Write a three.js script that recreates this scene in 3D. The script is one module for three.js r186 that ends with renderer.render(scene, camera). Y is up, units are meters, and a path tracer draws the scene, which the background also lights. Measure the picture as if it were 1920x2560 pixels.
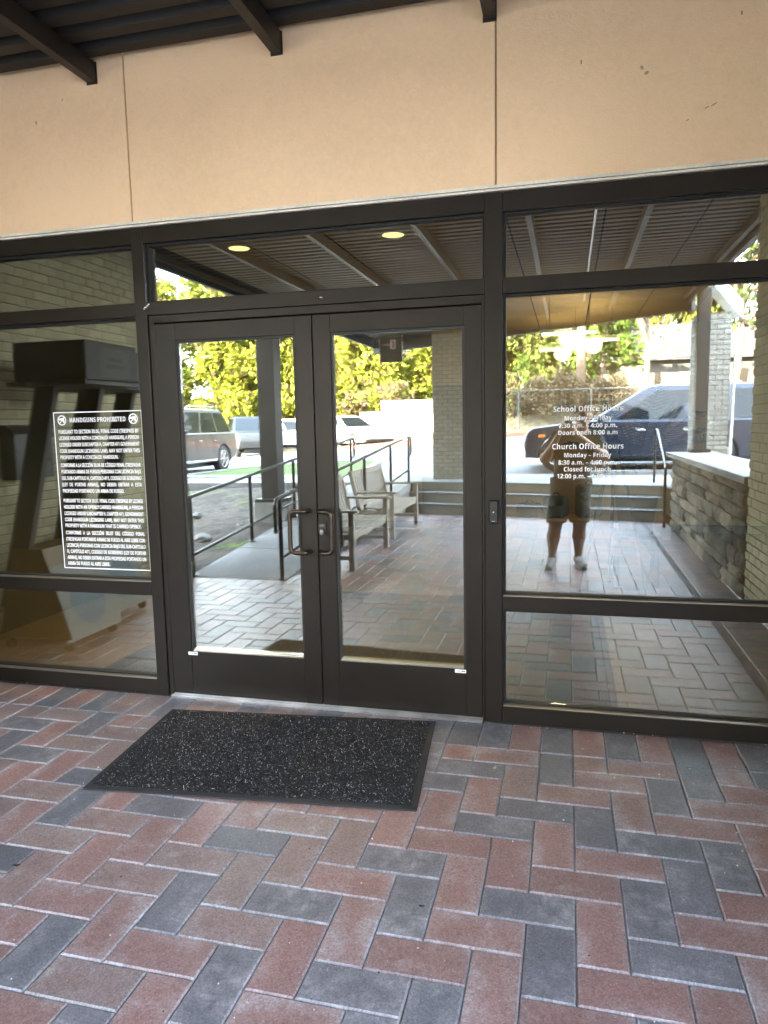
import * as THREE from 'three';
import { mergeGeometries, mergeVertices } from 'three/addons/utils/BufferGeometryUtils.js';
import { RoundedBoxGeometry } from 'three/addons/geometries/RoundedBoxGeometry.js';
import { MarchingCubes } from 'three/addons/objects/MarchingCubes.js';

// ---------------------------------------------------------------- camera, sky, sun, exposure
const scene = new THREE.Scene();
const camera = new THREE.PerspectiveCamera(71.2, 768 / 1024, 0.005, 600);
camera.position.set(1.332, 1.589, 3.68);
camera.rotation.order = 'YXZ';
camera.rotation.set(-6.961 * Math.PI / 180, 14.464 * Math.PI / 180, -1.127 * Math.PI / 180);
const sunDir = new THREE.Vector3(-0.40, 0.325, -0.80).normalize();
{ // bright hazy sky, paler towards the horizon and a little brighter round the sun
  const W = 256, H = 128, d = new Float32Array(W * H * 4), sd = sunDir;
  for (let y = 0; y < H; y++) for (let x = 0; x < W; x++) {
    const el = ((y + 0.5) / H - 0.5) * Math.PI, az = ((x + 0.5) / W - 0.5) * 2 * Math.PI, v = new THREE.Vector3(Math.cos(el) * Math.cos(az), Math.sin(el), Math.cos(el) * Math.sin(az));
    const t = Math.pow(Math.max(0, Math.sin(el)), 0.6), glow = 0.35 * Math.pow(Math.max(0, v.dot(sd)), 6), o = (y * W + x) * 4;
    const wisp = 0.06 * (Math.sin(az * 3 + 4 * el) + Math.sin(az * 5 - 9 * el + 1.3)) * Math.sin(Math.min(1.5, Math.max(0, el * 2.2)));
    const c = el > 0 ? [0.86 + (0.40 - 0.86) * t, 0.88 + (0.53 - 0.88) * t, 0.90 + (0.76 - 0.90) * t] : [0.3, 0.29, 0.27];
    for (let k = 0; k < 3; k++) d[o + k] = Math.max(0.02, c[k] + (el > 0 ? glow + wisp : 0)); d[o + 3] = 1;
  }
  const t = new THREE.DataTexture(d, W, H, THREE.RGBAFormat, THREE.FloatType); t.mapping = THREE.EquirectangularReflectionMapping; t.magFilter = THREE.LinearFilter; t.colorSpace = THREE.LinearSRGBColorSpace; t.needsUpdate = true;
  scene.background = t; scene.environment = t; scene.backgroundIntensity = 1.0; scene.environmentIntensity = 1.0;
}
const sun = new THREE.DirectionalLight(0xfff1dc, 3.4);
sun.name = 'sun';
sun.position.copy(sunDir).multiplyScalar(80);
sun.castShadow = true;
Object.assign(sun.shadow.camera, { left: -45, right: 45, top: 45, bottom: -45, near: 1, far: 220 });
sun.shadow.mapSize.set(4096, 4096);
scene.add(sun, sun.target);
const renderer = new THREE.WebGLRenderer({ antialias: true });
renderer.setSize(768, 1024);
renderer.toneMapping = THREE.LinearToneMapping;
renderer.toneMappingExposure = 46;
renderer.shadowMap.enabled = true;

// ---------------------------------------------------------------- helpers
let seed = 7;
const rnd = () => { seed = (seed * 1664525 + 1013904223) >>> 0; return seed / 4294967296; };
const rr = (a, b) => a + (b - a) * rnd();
const pick = (a) => a[Math.floor(rnd() * a.length)];
const names = {};
const numbered = (n) => { const k = names[n] = (names[n] ?? -1) + 1; return k ? n + '_' + String(k).padStart(3, '0') : n; };
function meta(o, label, category, group, kind) {
  if (label) o.userData.label = label;
  if (category) o.userData.category = category;
  if (group) o.userData.group = group;
  if (kind) o.userData.kind = kind;
  return o;
}
function thing(name, label, category, [x, y, z] = [0, 0, 0], turn = 0, group) {
  const o = new THREE.Group(); o.name = numbered(name); o.position.set(x, y, z); o.rotation.y = turn;
  scene.add(o); return meta(o, label, category, group);
}
function part(name, geo, mat, parent, label) {
  const m = new THREE.Mesh(Array.isArray(geo) ? mg(geo) : geo, mat);
  m.name = parent ? name : numbered(name); m.castShadow = m.receiveShadow = true; (parent ?? scene).add(m);
  if (label) m.userData.label = label;
  return m;
}
const struct = (name, geo, mat, parent) => { const m = part(name, geo, mat, parent); if (!parent) m.userData.kind = 'structure'; return m; };
const single = (name, geo, mat, label, category, group, kind) => meta(part(name, geo, mat), label, category, group, kind);
function mg(list) {
  return mergeGeometries(list.map((g) => { const h = g.index ? g.toNonIndexed() : g.clone(); for (const k of Object.keys(h.attributes)) if (!['position', 'normal', 'uv'].includes(k)) h.deleteAttribute(k); return h; }));
}
function boxUV(g) { // uv in metres from the dominant axis of each face
  const p = g.attributes.position, n = g.attributes.normal, uv = new Float32Array(p.count * 2);
  for (let i = 0; i < p.count; i++) {
    const ax = Math.abs(n.getX(i)), ay = Math.abs(n.getY(i)), az = Math.abs(n.getZ(i));
    const [u, v] = ay >= ax && ay >= az ? [p.getX(i), p.getZ(i)] : ax >= az ? [p.getZ(i), p.getY(i)] : [p.getX(i), p.getY(i)];
    uv[2 * i] = u; uv[2 * i + 1] = v;
  }
  g.setAttribute('uv', new THREE.BufferAttribute(uv, 2)); return g;
}
const box = (w, h, d, x = 0, y = 0, z = 0) => boxUV(new THREE.BoxGeometry(w, h, d).translate(x, y, z));
const span = (x0, x1, y0, y1, z0, z1) => box(x1 - x0, y1 - y0, z1 - z0, (x0 + x1) / 2, (y0 + y1) / 2, (z0 + z1) / 2);
const rspan = (x0, x1, y0, y1, z0, z1, r = 0.004) => boxUV(new RoundedBoxGeometry(x1 - x0, y1 - y0, z1 - z0, 2, r).translate((x0 + x1) / 2, (y0 + y1) / 2, (z0 + z1) / 2));
const V = (x, y, z) => new THREE.Vector3(x, y, z);
function beam(a, b, w, h) { // square bar between two points, w across, h upright
  const d = b.clone().sub(a), L = d.length(), g = new THREE.BoxGeometry(w, h, L);
  const q = new THREE.Quaternion().setFromRotationMatrix(new THREE.Matrix4().lookAt(b, a, V(0, 1, 0.0001)));
  const bx = boxUV(g); bx.applyQuaternion(q); return bx.translate((a.x + b.x) / 2, (a.y + b.y) / 2, (a.z + b.z) / 2);
}
function rod(a, b, r0, r1 = r0, n = 10) {
  const d = b.clone().sub(a), g = new THREE.CylinderGeometry(r1, r0, d.length(), n);
  g.applyQuaternion(new THREE.Quaternion().setFromUnitVectors(V(0, 1, 0), d.clone().normalize()));
  return g.translate((a.x + b.x) / 2, (a.y + b.y) / 2, (a.z + b.z) / 2);
}
function pipe(pts, r, bend = 0.05, n = 12) { // tube through corner points with rounded bends
  const path = new THREE.CurvePath();
  let prev = pts[0];
  for (let i = 1; i < pts.length - 1; i++) {
    const a = pts[i].clone().add(pts[i - 1].clone().sub(pts[i]).setLength(bend)), b = pts[i].clone().add(pts[i + 1].clone().sub(pts[i]).setLength(bend));
    path.add(new THREE.LineCurve3(prev, a)); path.add(new THREE.QuadraticBezierCurve3(a, pts[i], b)); prev = b;
  }
  path.add(new THREE.LineCurve3(prev, pts[pts.length - 1]));
  const g = new THREE.TubeGeometry(path, (pts.length - 1) * 16, r, n); return g;
}
function flat(pts, y, thick) { // slab over an outline of [x, z], top at y
  const s = new THREE.Shape(pts.map(([x, z]) => new THREE.Vector2(x, -z)));
  const g = new THREE.ExtrudeGeometry(s, { depth: thick, bevelEnabled: false }); g.rotateX(-Math.PI / 2); g.translate(0, y - thick, 0);
  return boxUV(g);
}
// tileable value noise
function noiseField(n, cells, sd) {
  let s = sd >>> 0; const r = () => { s = (s * 1664525 + 1013904223) >>> 0; return s / 4294967296; };
  const g = new Float32Array(cells * cells); for (let i = 0; i < g.length; i++) g[i] = r();
  const f = new Float32Array(n * n);
  for (let y = 0; y < n; y++) for (let x = 0; x < n; x++) {
    const u = x / n * cells, v = y / n * cells, i = u | 0, j = v | 0; let a = u - i, b = v - j; a = a * a * (3 - 2 * a); b = b * b * (3 - 2 * b);
    const i1 = (i + 1) % cells, j1 = (j + 1) % cells;
    f[y * n + x] = (g[j * cells + i] * (1 - a) + g[j * cells + i1] * a) * (1 - b) + (g[j1 * cells + i] * (1 - a) + g[j1 * cells + i1] * a) * b;
  }
  return f;
}
function fbm(n, list, sd) {
  const f = new Float32Array(n * n); let k = 0, t = 0;
  for (const [c, w] of list) { const g = noiseField(n, c, sd + 101 * k++); t += w; for (let i = 0; i < f.length; i++) f[i] += g[i] * w; }
  for (let i = 0; i < f.length; i++) f[i] /= t; return f;
}
const enc = (v) => { v = Math.min(1, Math.max(0, v)); return 255 * (v <= 0.0031308 ? v * 12.92 : 1.055 * Math.pow(v, 1 / 2.4) - 0.055); };
function texOf(w, h, fn, color = true, repeat = 1) {
  const d = new Uint8Array(w * h * 4);
  for (let y = 0; y < h; y++) for (let x = 0; x < w; x++) {
    const c = fn(x, y), i = (y * w + x) * 4, a = Array.isArray(c);
    for (let k = 0; k < 3; k++) { const v = a ? c[k] : c; d[i + k] = color ? enc(v) : 255 * Math.min(1, Math.max(0, v)); }
    d[i + 3] = 255;
  }
  const t = new THREE.DataTexture(d, w, h); t.wrapS = t.wrapT = THREE.RepeatWrapping; t.magFilter = THREE.LinearFilter; t.minFilter = THREE.LinearMipmapLinearFilter; t.generateMipmaps = true;
  t.repeat.set(repeat, repeat); if (color) t.colorSpace = THREE.SRGBColorSpace; t.needsUpdate = true; return t;
}
const again = (t, r, s = r) => { const c = t.clone(); c.repeat.set(r, s); c.needsUpdate = true; return c; };
const rgb = (r, g, b) => new THREE.Color().setRGB(r, g, b);
function mat(r, g, b, roughness = 0.8, o = {}) { return new THREE.MeshStandardMaterial({ color: rgb(r, g, b), roughness, ...o }); }

// ---------------------------------------------------------------- shared textures
const N = 512;
const fineF = fbm(N, [[256, 1], [128, 0.8], [64, 0.5]], 3), softF = fbm(N, [[4, 1], [9, 0.7], [20, 0.5], [48, 0.3]], 9), midF = fbm(N, [[24, 1], [60, 0.8], [140, 0.6]], 21);
const grit = texOf(N, N, (x, y) => fineF[y * N + x], false);                       // fine bump
const lumps = texOf(N, N, (x, y) => midF[y * N + x], false);
const cloud = (lo, hi, tint = [1, 1, 1], sp = 0.25) => texOf(N, N, (x, y) => { const i = y * N + x, v = lo + (hi - lo) * Math.min(1, Math.max(0, (softF[i] - 0.28) / 0.44)) + (fineF[i] - 0.5) * sp; return [v * tint[0], v * tint[1], v * tint[2]]; });
const wear = cloud(0.72, 1.0, [1, 1, 1], 0.3);
const wearSoft = cloud(0.88, 1.0, [1, 1, 1], 0.08);
const stuccoT = cloud(0.955, 1.0, [1, 1, 1], 0.10);
const rippleF = fbm(N, [[3, 1], [7, 0.8], [15, 0.35]], 63), ripple = texOf(N, N, (x, y) => rippleF[y * N + x], false);
const smudge = texOf(N, N, (x, y) => { const i = y * N + x; return 0.82 + 0.22 * (softF[i] - 0.5) + 0.12 * (fineF[i] - 0.5); }, false);
const woodT = texOf(N, N, (x, y) => { const v = 0.7 + 0.25 * softF[((y >> 1) % N) * N + ((x * 9) % N)] + 0.25 * (fineF[((y >> 3) % N) * N + x] - 0.5); return [v, v * 0.97, v * 0.93]; });

// ---------------------------------------------------------------- materials
const bronze = new THREE.MeshPhysicalMaterial({ color: rgb(0.0205, 0.0160, 0.0122), roughness: 0.46, metalness: 0.2, map: again(wearSoft, 0.9), roughnessMap: again(smudge, 1.3), specularIntensity: 0.6 });
const bronzeDark = mat(0.018, 0.016, 0.014, 0.6);
const gasket = mat(0.006, 0.006, 0.006, 0.7);
const deckSteel = mat(0.008, 0.0065, 0.0055, 0.6, { map: again(wear, 0.7) });
const beamSteel = mat(0.020, 0.015, 0.012, 0.5, { map: again(wear, 0.7) });
const aluminium = mat(0.55, 0.54, 0.52, 0.35, { metalness: 0.9, map: again(wear, 3) });
const handleMetal = mat(0.085, 0.064, 0.046, 0.36, { metalness: 0.85, map: again(wear, 4) });
const stucco = mat(0.87, 0.625, 0.385, 0.9, { map: again(stuccoT, 0.35), bumpMap: again(grit, 1.6), bumpScale: 0.0012 });
const trimPaint = mat(0.88, 0.82, 0.70, 0.5, { map: again(wear, 1) });
const glass = new THREE.MeshPhysicalMaterial({ color: rgb(0.92, 0.95, 0.92), transmission: 1, thickness: 0, roughness: 0, ior: 2.3, metalness: 0, bumpMap: again(ripple, 0.5), bumpScale: 0.00035 });
const vinyl = (t, r, g, b) => new THREE.MeshStandardMaterial({ map: t, color: rgb(r, g, b), transparent: true, alphaTest: 0, roughness: 0.55, side: THREE.DoubleSide });
const concrete = mat(0.25, 0.245, 0.235, 0.85, { map: again(wear, 0.31), bumpMap: again(grit, 1.1), bumpScale: 0.0015 });
const concreteLot = mat(0.155, 0.157, 0.16, 0.85, { map: again(wear, 0.13), bumpMap: again(grit, 0.7), bumpScale: 0.002 });
const mortar = mat(0.19, 0.155, 0.095, 0.95, { bumpMap: again(grit, 3), bumpScale: 0.002 });
const brickMats = [[0.52, 0.465, 0.29], [0.48, 0.43, 0.26], [0.56, 0.50, 0.31], [0.46, 0.40, 0.25]].map((c) => mat(...c, 0.9, { map: again(wear, 2.3), bumpMap: again(grit, 4), bumpScale: 0.003 }));
const whiteBrickMats = [[0.44, 0.425, 0.38], [0.40, 0.39, 0.35], [0.47, 0.45, 0.4]].map((c) => mat(...c, 0.85, { map: again(wear, 1.9), bumpMap: again(grit, 4), bumpScale: 0.003 }));
const stoneMats = [[0.46, 0.41, 0.31], [0.33, 0.31, 0.25], [0.54, 0.47, 0.35], [0.22, 0.22, 0.19]].map((c) => mat(...c, 0.95, { map: again(wear, 1.7), bumpMap: again(lumps, 2.2), bumpScale: 0.018 }));
const capStone = mat(0.30, 0.295, 0.27, 0.85, { map: again(wear, 0.9), bumpMap: again(lumps, 1.5), bumpScale: 0.006 });
const teak = mat(0.40, 0.36, 0.30, 0.8, { map: again(woodT, 1, 3) });
const railPaint = mat(0.022, 0.018, 0.016, 0.35, { map: again(wear, 2) });
const plasticBlack = mat(0.012, 0.012, 0.013, 0.4);
const rubber = mat(0.014, 0.014, 0.015, 0.8);
const chrome = mat(0.7, 0.7, 0.7, 0.15, { metalness: 1 });
const whitePaint = mat(0.78, 0.77, 0.73, 0.6, { map: again(wearSoft, 0.6) });

// ================================================================ PAVING
// herringbone of 153 x 305 mm concrete pavers, a header row along the glass front and along the stone wall
const GX = 0.1535, GZ = 0.1525, X0 = 1.2195, Z0 = 0.308;
const TW = 256, TH = 128, COLS = 4, ROWS = 8;
const kindOf = (k) => k < 12 ? 'red' : k < 22 ? 'grey' : 'brown';
const pav = { red: [], grey: [], brown: [] };
{
  const W = TW * COLS, H = TH * ROWS, col = new Uint8Array(W * H * 4), bmp = new Uint8Array(W * H * 4);
  const F1 = fbm(1024, [[512, 1], [256, 0.9]], 41), F2 = fbm(1024, [[6, 0.6], [14, 1], [34, 0.8], [90, 0.6]], 55), F3 = noiseField(1024, 340, 77);
  for (let k = 0; k < COLS * ROWS; k++) {
    const kind = kindOf(k); pav[kind].push(k);
    const kb = rr(0.93, 1.13), hueShift = rr(-0.03, 0.03), base = { red: [0.222 * kb, 0.130 * kb, 0.117 * kb], grey: [0.116 * kb, 0.115 * kb, 0.127 * kb], brown: [0.196 * kb, 0.139 * kb, 0.127 * kb] }[kind].map((v, c) => v * (c === 0 ? 1 + hueShift : 1));
    const dust = [0.30, 0.282, 0.288], edge = rr(0.04, 0.42), shade = rr(0.92, 1.08), ox = Math.floor(rnd() * 1024), oy = Math.floor(rnd() * 1024), blot = rnd() < 0.35 ? [rr(60, 200), rr(30, 100), rr(18, 46)] : null;
    for (let y = 0; y < TH; y++) for (let x = 0; x < TW; x++) {
      const i = ((y + oy) % 1024) * 1024 + (x + ox) % 1024, gx = (k % COLS) * TW + x, gy = Math.floor(k / COLS) * TH + y, o = (gy * W + gx) * 4;
      const e = Math.min(x, TW - 1 - x, y, TH - 1 - y) / 64; let d = edge * Math.max(0, 1 - e * 1.15 + (F2[i] - 0.5) * 1.6) * 0.9 + Math.max(0, F2[i] - 0.56) * 1.1;
      if (blot) { const q = Math.hypot(x - blot[0], (y - blot[1]) * 1.4) / blot[2]; d += Math.max(0, 0.32 * (1 - q) * (0.6 + F2[i])); }
      d = Math.min(0.6, d); const sp = 1 + (F1[i] - 0.5) * 1.0 + (F2[i] - 0.5) * 0.35;
      const white = F3[i] > 0.95 ? 0.2 : 0, pit = F3[(i * 7 + 13) % F3.length] > 0.965 ? 0.45 : 1;
      for (let c = 0; c < 3; c++) col[o + c] = enc((base[c] * (1 - d) + dust[c] * d) * sp * shade * pit + white);
      col[o + 3] = 255; const b = 150 + 90 * (F1[i] - 0.5) + 60 * (F2[i] - 0.5) - (pit < 1 ? 70 : 0); bmp[o] = bmp[o + 1] = bmp[o + 2] = Math.max(0, Math.min(255, b)); bmp[o + 3] = 255;
    }
  }
  const mk = (d, c) => { const t = new THREE.DataTexture(d, W, H); t.magFilter = THREE.LinearFilter; t.minFilter = THREE.LinearMipmapLinearFilter; t.generateMipmaps = true; if (c) t.colorSpace = THREE.SRGBColorSpace; t.needsUpdate = true; return t; };
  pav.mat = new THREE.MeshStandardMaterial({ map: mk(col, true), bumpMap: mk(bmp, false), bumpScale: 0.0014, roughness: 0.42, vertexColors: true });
}
function paverGeo(tile, L, Wd) { // chamfered top, sides down 25 mm; long axis on x
  const c = 0.005, j = 0.0019, hx = L / 2 - j, hz = Wd / 2 - j, t = 0, m = -0.005, b = -0.03;
  const P = [], U = [], C = [], I = [];
  const ar = { red: [1.1, 1.32, 1.42], grey: [1.32, 1.31, 1.3], brown: [1.12, 1.32, 1.4] }[kindOf(tile)], rings = [[hx - c, hz - c, t, [1, 1, 1]], [hx - c, hz - c, t, ar], [hx, hz, m, ar], [hx, hz, b, [0.9, 0.9, 0.9]]]; // joint dust and caught sky light, both put into the arris colour
  const u0 = (tile % COLS) / COLS, v0 = Math.floor(tile / COLS) / ROWS;
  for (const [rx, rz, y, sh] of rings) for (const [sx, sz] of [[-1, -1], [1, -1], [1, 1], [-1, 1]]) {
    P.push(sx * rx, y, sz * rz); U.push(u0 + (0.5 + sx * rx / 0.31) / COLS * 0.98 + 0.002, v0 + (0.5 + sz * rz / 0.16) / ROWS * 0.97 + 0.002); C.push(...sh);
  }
  I.push(0, 2, 1, 0, 3, 2);
  for (let r = 1; r < 3; r++) for (let k = 0; k < 4; k++) { const a = r * 4 + k, b2 = r * 4 + (k + 1) % 4; I.push(a, b2, b2 + 4, a, b2 + 4, a + 4); }
  let g = new THREE.BufferGeometry(); g.setAttribute('position', new THREE.Float32BufferAttribute(P, 3)); g.setAttribute('uv', new THREE.Float32BufferAttribute(U, 2)); g.setAttribute('color', new THREE.Float32BufferAttribute(C, 3)); g.setIndex(I);
  g = g.toNonIndexed(); g.computeVertexNormals(); return g;
}
const stepZ = (x) => 8.14 + (2.0 - x) * 0.20;
const paving = new THREE.Group(); paving.name = 'pavement'; paving.userData.kind = 'structure'; scene.add(paving);
part('joint_sand', [flat([[-3.05, 0.0], [2.82, 0.0], [2.82, 3.07], [2.82, 8.3], [-1.52, 9.1], [-1.52, 3.07], [-3.05, 3.07]], -0.0085, 0.05)], mat(0.30, 0.285, 0.28, 0.95, { map: again(wear, 2), bumpMap: again(grit, 6), bumpScale: 0.003 }), paving);
const GREY = new Set('b-4 b-3 b-2 b0 b2 b4 b6 -4,0 0,0 -3,1 3,1 4,0 -4,2 -1,3 1,3 -2,4 2,4 4,4 -4,6 3,5 -3,7 -1,7 2,6 0,8 2,8 -2,10 2,10 -8,6 -6,8 -8,8 -11,5 -13,5 -14,4 -10,10 -6,10 -4,10 -8,12 -14,8 b-19 b-17 b-14 b-11 b-8 -16,0 -18,2 -17,3'.split(' ')), RED = new Set('b-1 b1 b3 b5 -3,-1 -2,0 1,-1 2,0 1,1 5,-1 5,1 -2,2 0,2 2,2 4,2 -3,3 3,3 -4,4 0,4 5,3 -3,5 -1,5 1,5 -2,6 0,6 4,6 -2,8 1,7 3,7 -3,9 -1,9 1,9 0,10 3,9 4,8 -9,9 -11,9 -11,7 -10,6 -9,5 -8,4 -12,4 -14,6 -8,10 -5,9 -4,8 -7,11 -10,12 -12,10 -5,11 b-20 b-18 -17,1 -15,3 -13,3 -6,4 -7,3 -4,4 -5,3 -5,7'.split(' ')), BROWN = new Set('-1,1 b-5 b-6 b-7 b-9 b-10 b-12 b-13 b-15 b-16 -10,8 -9,7 -7,7 -7,5 -5,5 -6,6 -12,8 -13,7 -12,6 -15,5 -7,9 -9,11 -19,-1 -18,0 -15,1 -16,2 -14,2'.split(' '));
{
  const list = [], inside = (x, z) => x > -3.04 && x < 2.51 && z > 0.3 && (z < 3.06 || x > -1.52) && z < stepZ(x) - 0.02;
  for (let k = -28; k < 11; k++) { const x = X0 + (k + 0.5) * GX; if (x > -3.03 && x < 2.53) list.push({ x, z: 0.157, L: 0.303, W: GX, turn: 1, key: 'b' + k }); }
  for (let k = 2; k < 54; k++) { const z = 0.0045 + (k + 0.5) * GZ; if (z < stepZ(2.7) - 0.08) list.push({ x: 2.665, z, L: 0.303, W: GZ, turn: 0, key: 'w' + k }); }
  for (let i = -30; i < 10; i++) for (let j = -1; j < 62; j++) {
    const s = (((i + j) % 4) + 4) % 4; let h;
    if (s === 2) h = 1; else if (s === 0) h = 0; else continue;
    const cells = h ? [[i, j], [i + 1, j]] : [[i, j], [i, j + 1]];
    const ok = cells.map(([a, b]) => b >= 0 && inside(X0 + (a + 0.5) * GX, Z0 + (b + 0.5) * GZ));
    if (!ok[0] && !ok[1]) continue;
    const full = ok[0] && ok[1], c = full ? null : cells[ok[0] ? 0 : 1];
    const cx = full ? (cells[0][0] + cells[1][0] + 1) / 2 : c[0] + 0.5, cz = full ? (cells[0][1] + cells[1][1] + 1) / 2 : c[1] + 0.5;
    list.push({ x: X0 + cx * GX, z: Z0 + cz * GZ, L: full ? (h ? 2 * GX : 2 * GZ) : h ? GX : GZ, W: h ? GZ : GX, turn: h ? 0 : 1, key: i + ',' + j });
  }
  const seen = (p) => { // in the direct view the nearest pavers count first
    const v = V(p.x, 0, p.z).sub(camera.position), d = v.length(); v.applyEuler(camera.rotation.clone()); return d;
  };
  camera.updateMatrixWorld(); const inv = camera.matrixWorld.clone().invert(), t2 = Math.tan(71.2 * Math.PI / 360);
  for (const p of list) { const q = V(p.x, 0, p.z).applyMatrix4(inv), in_ = q.z < -0.3 && Math.abs(q.x / -q.z) < t2 * 0.75 + 0.15 && Math.abs(q.y / -q.z) < t2 + 0.15; const r = V(p.x, 0, -0.1 - p.z).applyMatrix4(inv); p.rank = in_ ? -q.z : 20 - r.z; }
  list.sort((a, b) => a.rank - b.rank);
  const cache = {}, rest = [];
  list.forEach((p, n) => {
    const warm = p.x < 0.2 && p.z < 2.2;
    const kind = GREY.has(p.key) ? 'grey' : RED.has(p.key) ? 'red' : BROWN.has(p.key) ? 'brown' : rnd() < (warm ? 0.16 : 0.4) ? 'grey' : rnd() < (warm ? 0.55 : 0.15) ? 'brown' : 'red';
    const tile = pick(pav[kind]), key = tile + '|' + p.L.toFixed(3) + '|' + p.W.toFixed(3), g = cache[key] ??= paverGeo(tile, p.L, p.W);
    const y = rr(-0.0012, 0.0012), tilt = [rr(-0.003, 0.003), rr(-0.003, 0.003)], flip = rnd() < 0.5 ? Math.PI : 0;
    if (n < 300) {
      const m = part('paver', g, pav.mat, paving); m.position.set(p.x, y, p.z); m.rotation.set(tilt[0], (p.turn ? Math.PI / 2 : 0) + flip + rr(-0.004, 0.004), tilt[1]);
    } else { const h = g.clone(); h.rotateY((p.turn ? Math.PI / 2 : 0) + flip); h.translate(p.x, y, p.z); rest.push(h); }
  });
  const m = new THREE.Mesh(mergeGeometries(rest), pav.mat); m.name = 'paver_field'; m.userData.kind = 'stuff'; paving.add(m);
}

// ================================================================ STOREFRONT
const FRONT = -0.115, GZ_ = -0.056; // back of the frame, middle of the glass
const L0 = -3.05, R0 = 2.82;
{
  const t = thing('storefront_frame', 'dark bronze aluminium storefront framing round the double doors and side windows', 'window frame');
  const bar = (name, x0, x1, y0, y1, z0 = FRONT, z1 = 0) => part(name, rspan(x0, x1, y0, y1, z0, z1, 0.003), bronze, t);
  bar('mullion', -1.050, -0.976, 0.002, 2.704); bar('mullion', 0.922, 1.010, 0.002, 2.704);
  bar('mullion', -3.048, -2.985, 0.002, 2.704); bar('mullion', 2.752, 2.818, 0.002, 2.704);
  bar('head', -0.9745, 0.9205, 2.618, 2.7035, FRONT, -0.001); bar('head', -2.9835, -1.0515, 2.618, 2.7035, FRONT, -0.001); bar('head', 1.0115, 2.7505, 2.612, 2.7035, FRONT, -0.001);
  for (const [a, b] of [[-2.9835, -1.0515], [1.0115, 2.7505]]) {
    bar('transom_bar', a, b, 2.223, 2.297, FRONT, -0.0012); bar('transom_bar', a, b, 0.614, 0.687, FRONT, -0.0012); bar('sill', a, b, 0.002, 0.0905, FRONT, -0.0012);
    part('sill_flashing', [span(a + 0.004, b - 0.004, 0.0925, 0.098, -0.046, -0.003), span(a + 0.004, b - 0.004, 0.689, 0.694, -0.046, -0.004)], mat(0.42, 0.36, 0.28, 0.32, { metalness: 0.8 }), t);
  }
  bar('door_header', -0.9745, 0.9205, 2.2265, 2.300, FRONT, -0.001); bar('door_header', -0.957, 0.909, 2.1835, 2.2255, FRONT, -0.014);
  bar('door_jamb', -0.9745, -0.944, 0.002, 2.225, FRONT, -0.014); bar('door_jamb', 0.9065, 0.9205, 0.002, 2.225, FRONT, -0.014);
  part('pivot_cover', [rspan(-0.935, -0.888, 2.186, 2.2, -0.02, -0.009, 0.002)], gasket, t); part('pivot_cover', [rspan(0.86, 0.9, 2.186, 2.2, -0.02, -0.009, 0.002)], gasket, t);
  const stop = (x0, x1, y0, y1) => { const w = 0.012; part('glazing_stop', [span(x0, x0 + w, y0, y1, -0.06, -0.03), span(x1 - w, x1, y0, y1, -0.06, -0.03), span(x0 + w, x1 - w, y1 - w, y1, -0.06, -0.03), span(x0 + w, x1 - w, y0, y0 + 0.006, -0.06, -0.03)], gasket, t); };
  const pane = (x0, x1, y0, y1) => { stop(x0 - 0.0005, x1 + 0.0005, y0 - 0.0005, y1 + 0.0005); part('glass_pane', span(x0 + 0.003, x1 - 0.003, y0 + 0.003, y1 - 0.003, GZ_ - 0.003, GZ_ + 0.003), glass, t); part('inner_glass_pane', span(x0 + 0.003, x1 - 0.003, y0 + 0.003, y1 - 0.003, GZ_ - 0.013, GZ_ - 0.007), glass, t); };
  for (const [a, b] of [[-2.984, -1.051], [1.011, 2.751]]) { pane(a, b, 0.100, 0.613); pane(a, b, 0.696, 2.222); pane(a, b, 2.298, 2.617); }
  pane(-0.975, 0.921, 2.301, 2.6175);
  part('threshold', [span(-0.944, 0.9065, 0.001, 0.011, -0.10, 0.030), span(-0.944, 0.9065, 0.0112, 0.0142, -0.03, -0.012), span(-0.944, 0.9065, 0.0112, 0.0142, 0.008, 0.018)], aluminium, t);
  part('chipped_paint', [0, 1, 2, 3, 4, 5].map((k) => box(0.006 + 0.003 * (k % 3), 0.005 + 0.002 * (k % 2), 0.001, -0.990 + 0.006 * k, 2.262 + 0.004 * k + 0.004 * (k % 2), 0.0008 + 0.0001 * k)), whitePaint, t);
  part('chipped_paint', [box(0.009, 0.004, 0.001, 0.06, 2.262, 0.0006), box(0.008, 0.003, 0.001, 0.067, 2.26, 0.0008)], whitePaint, t);
}
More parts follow.
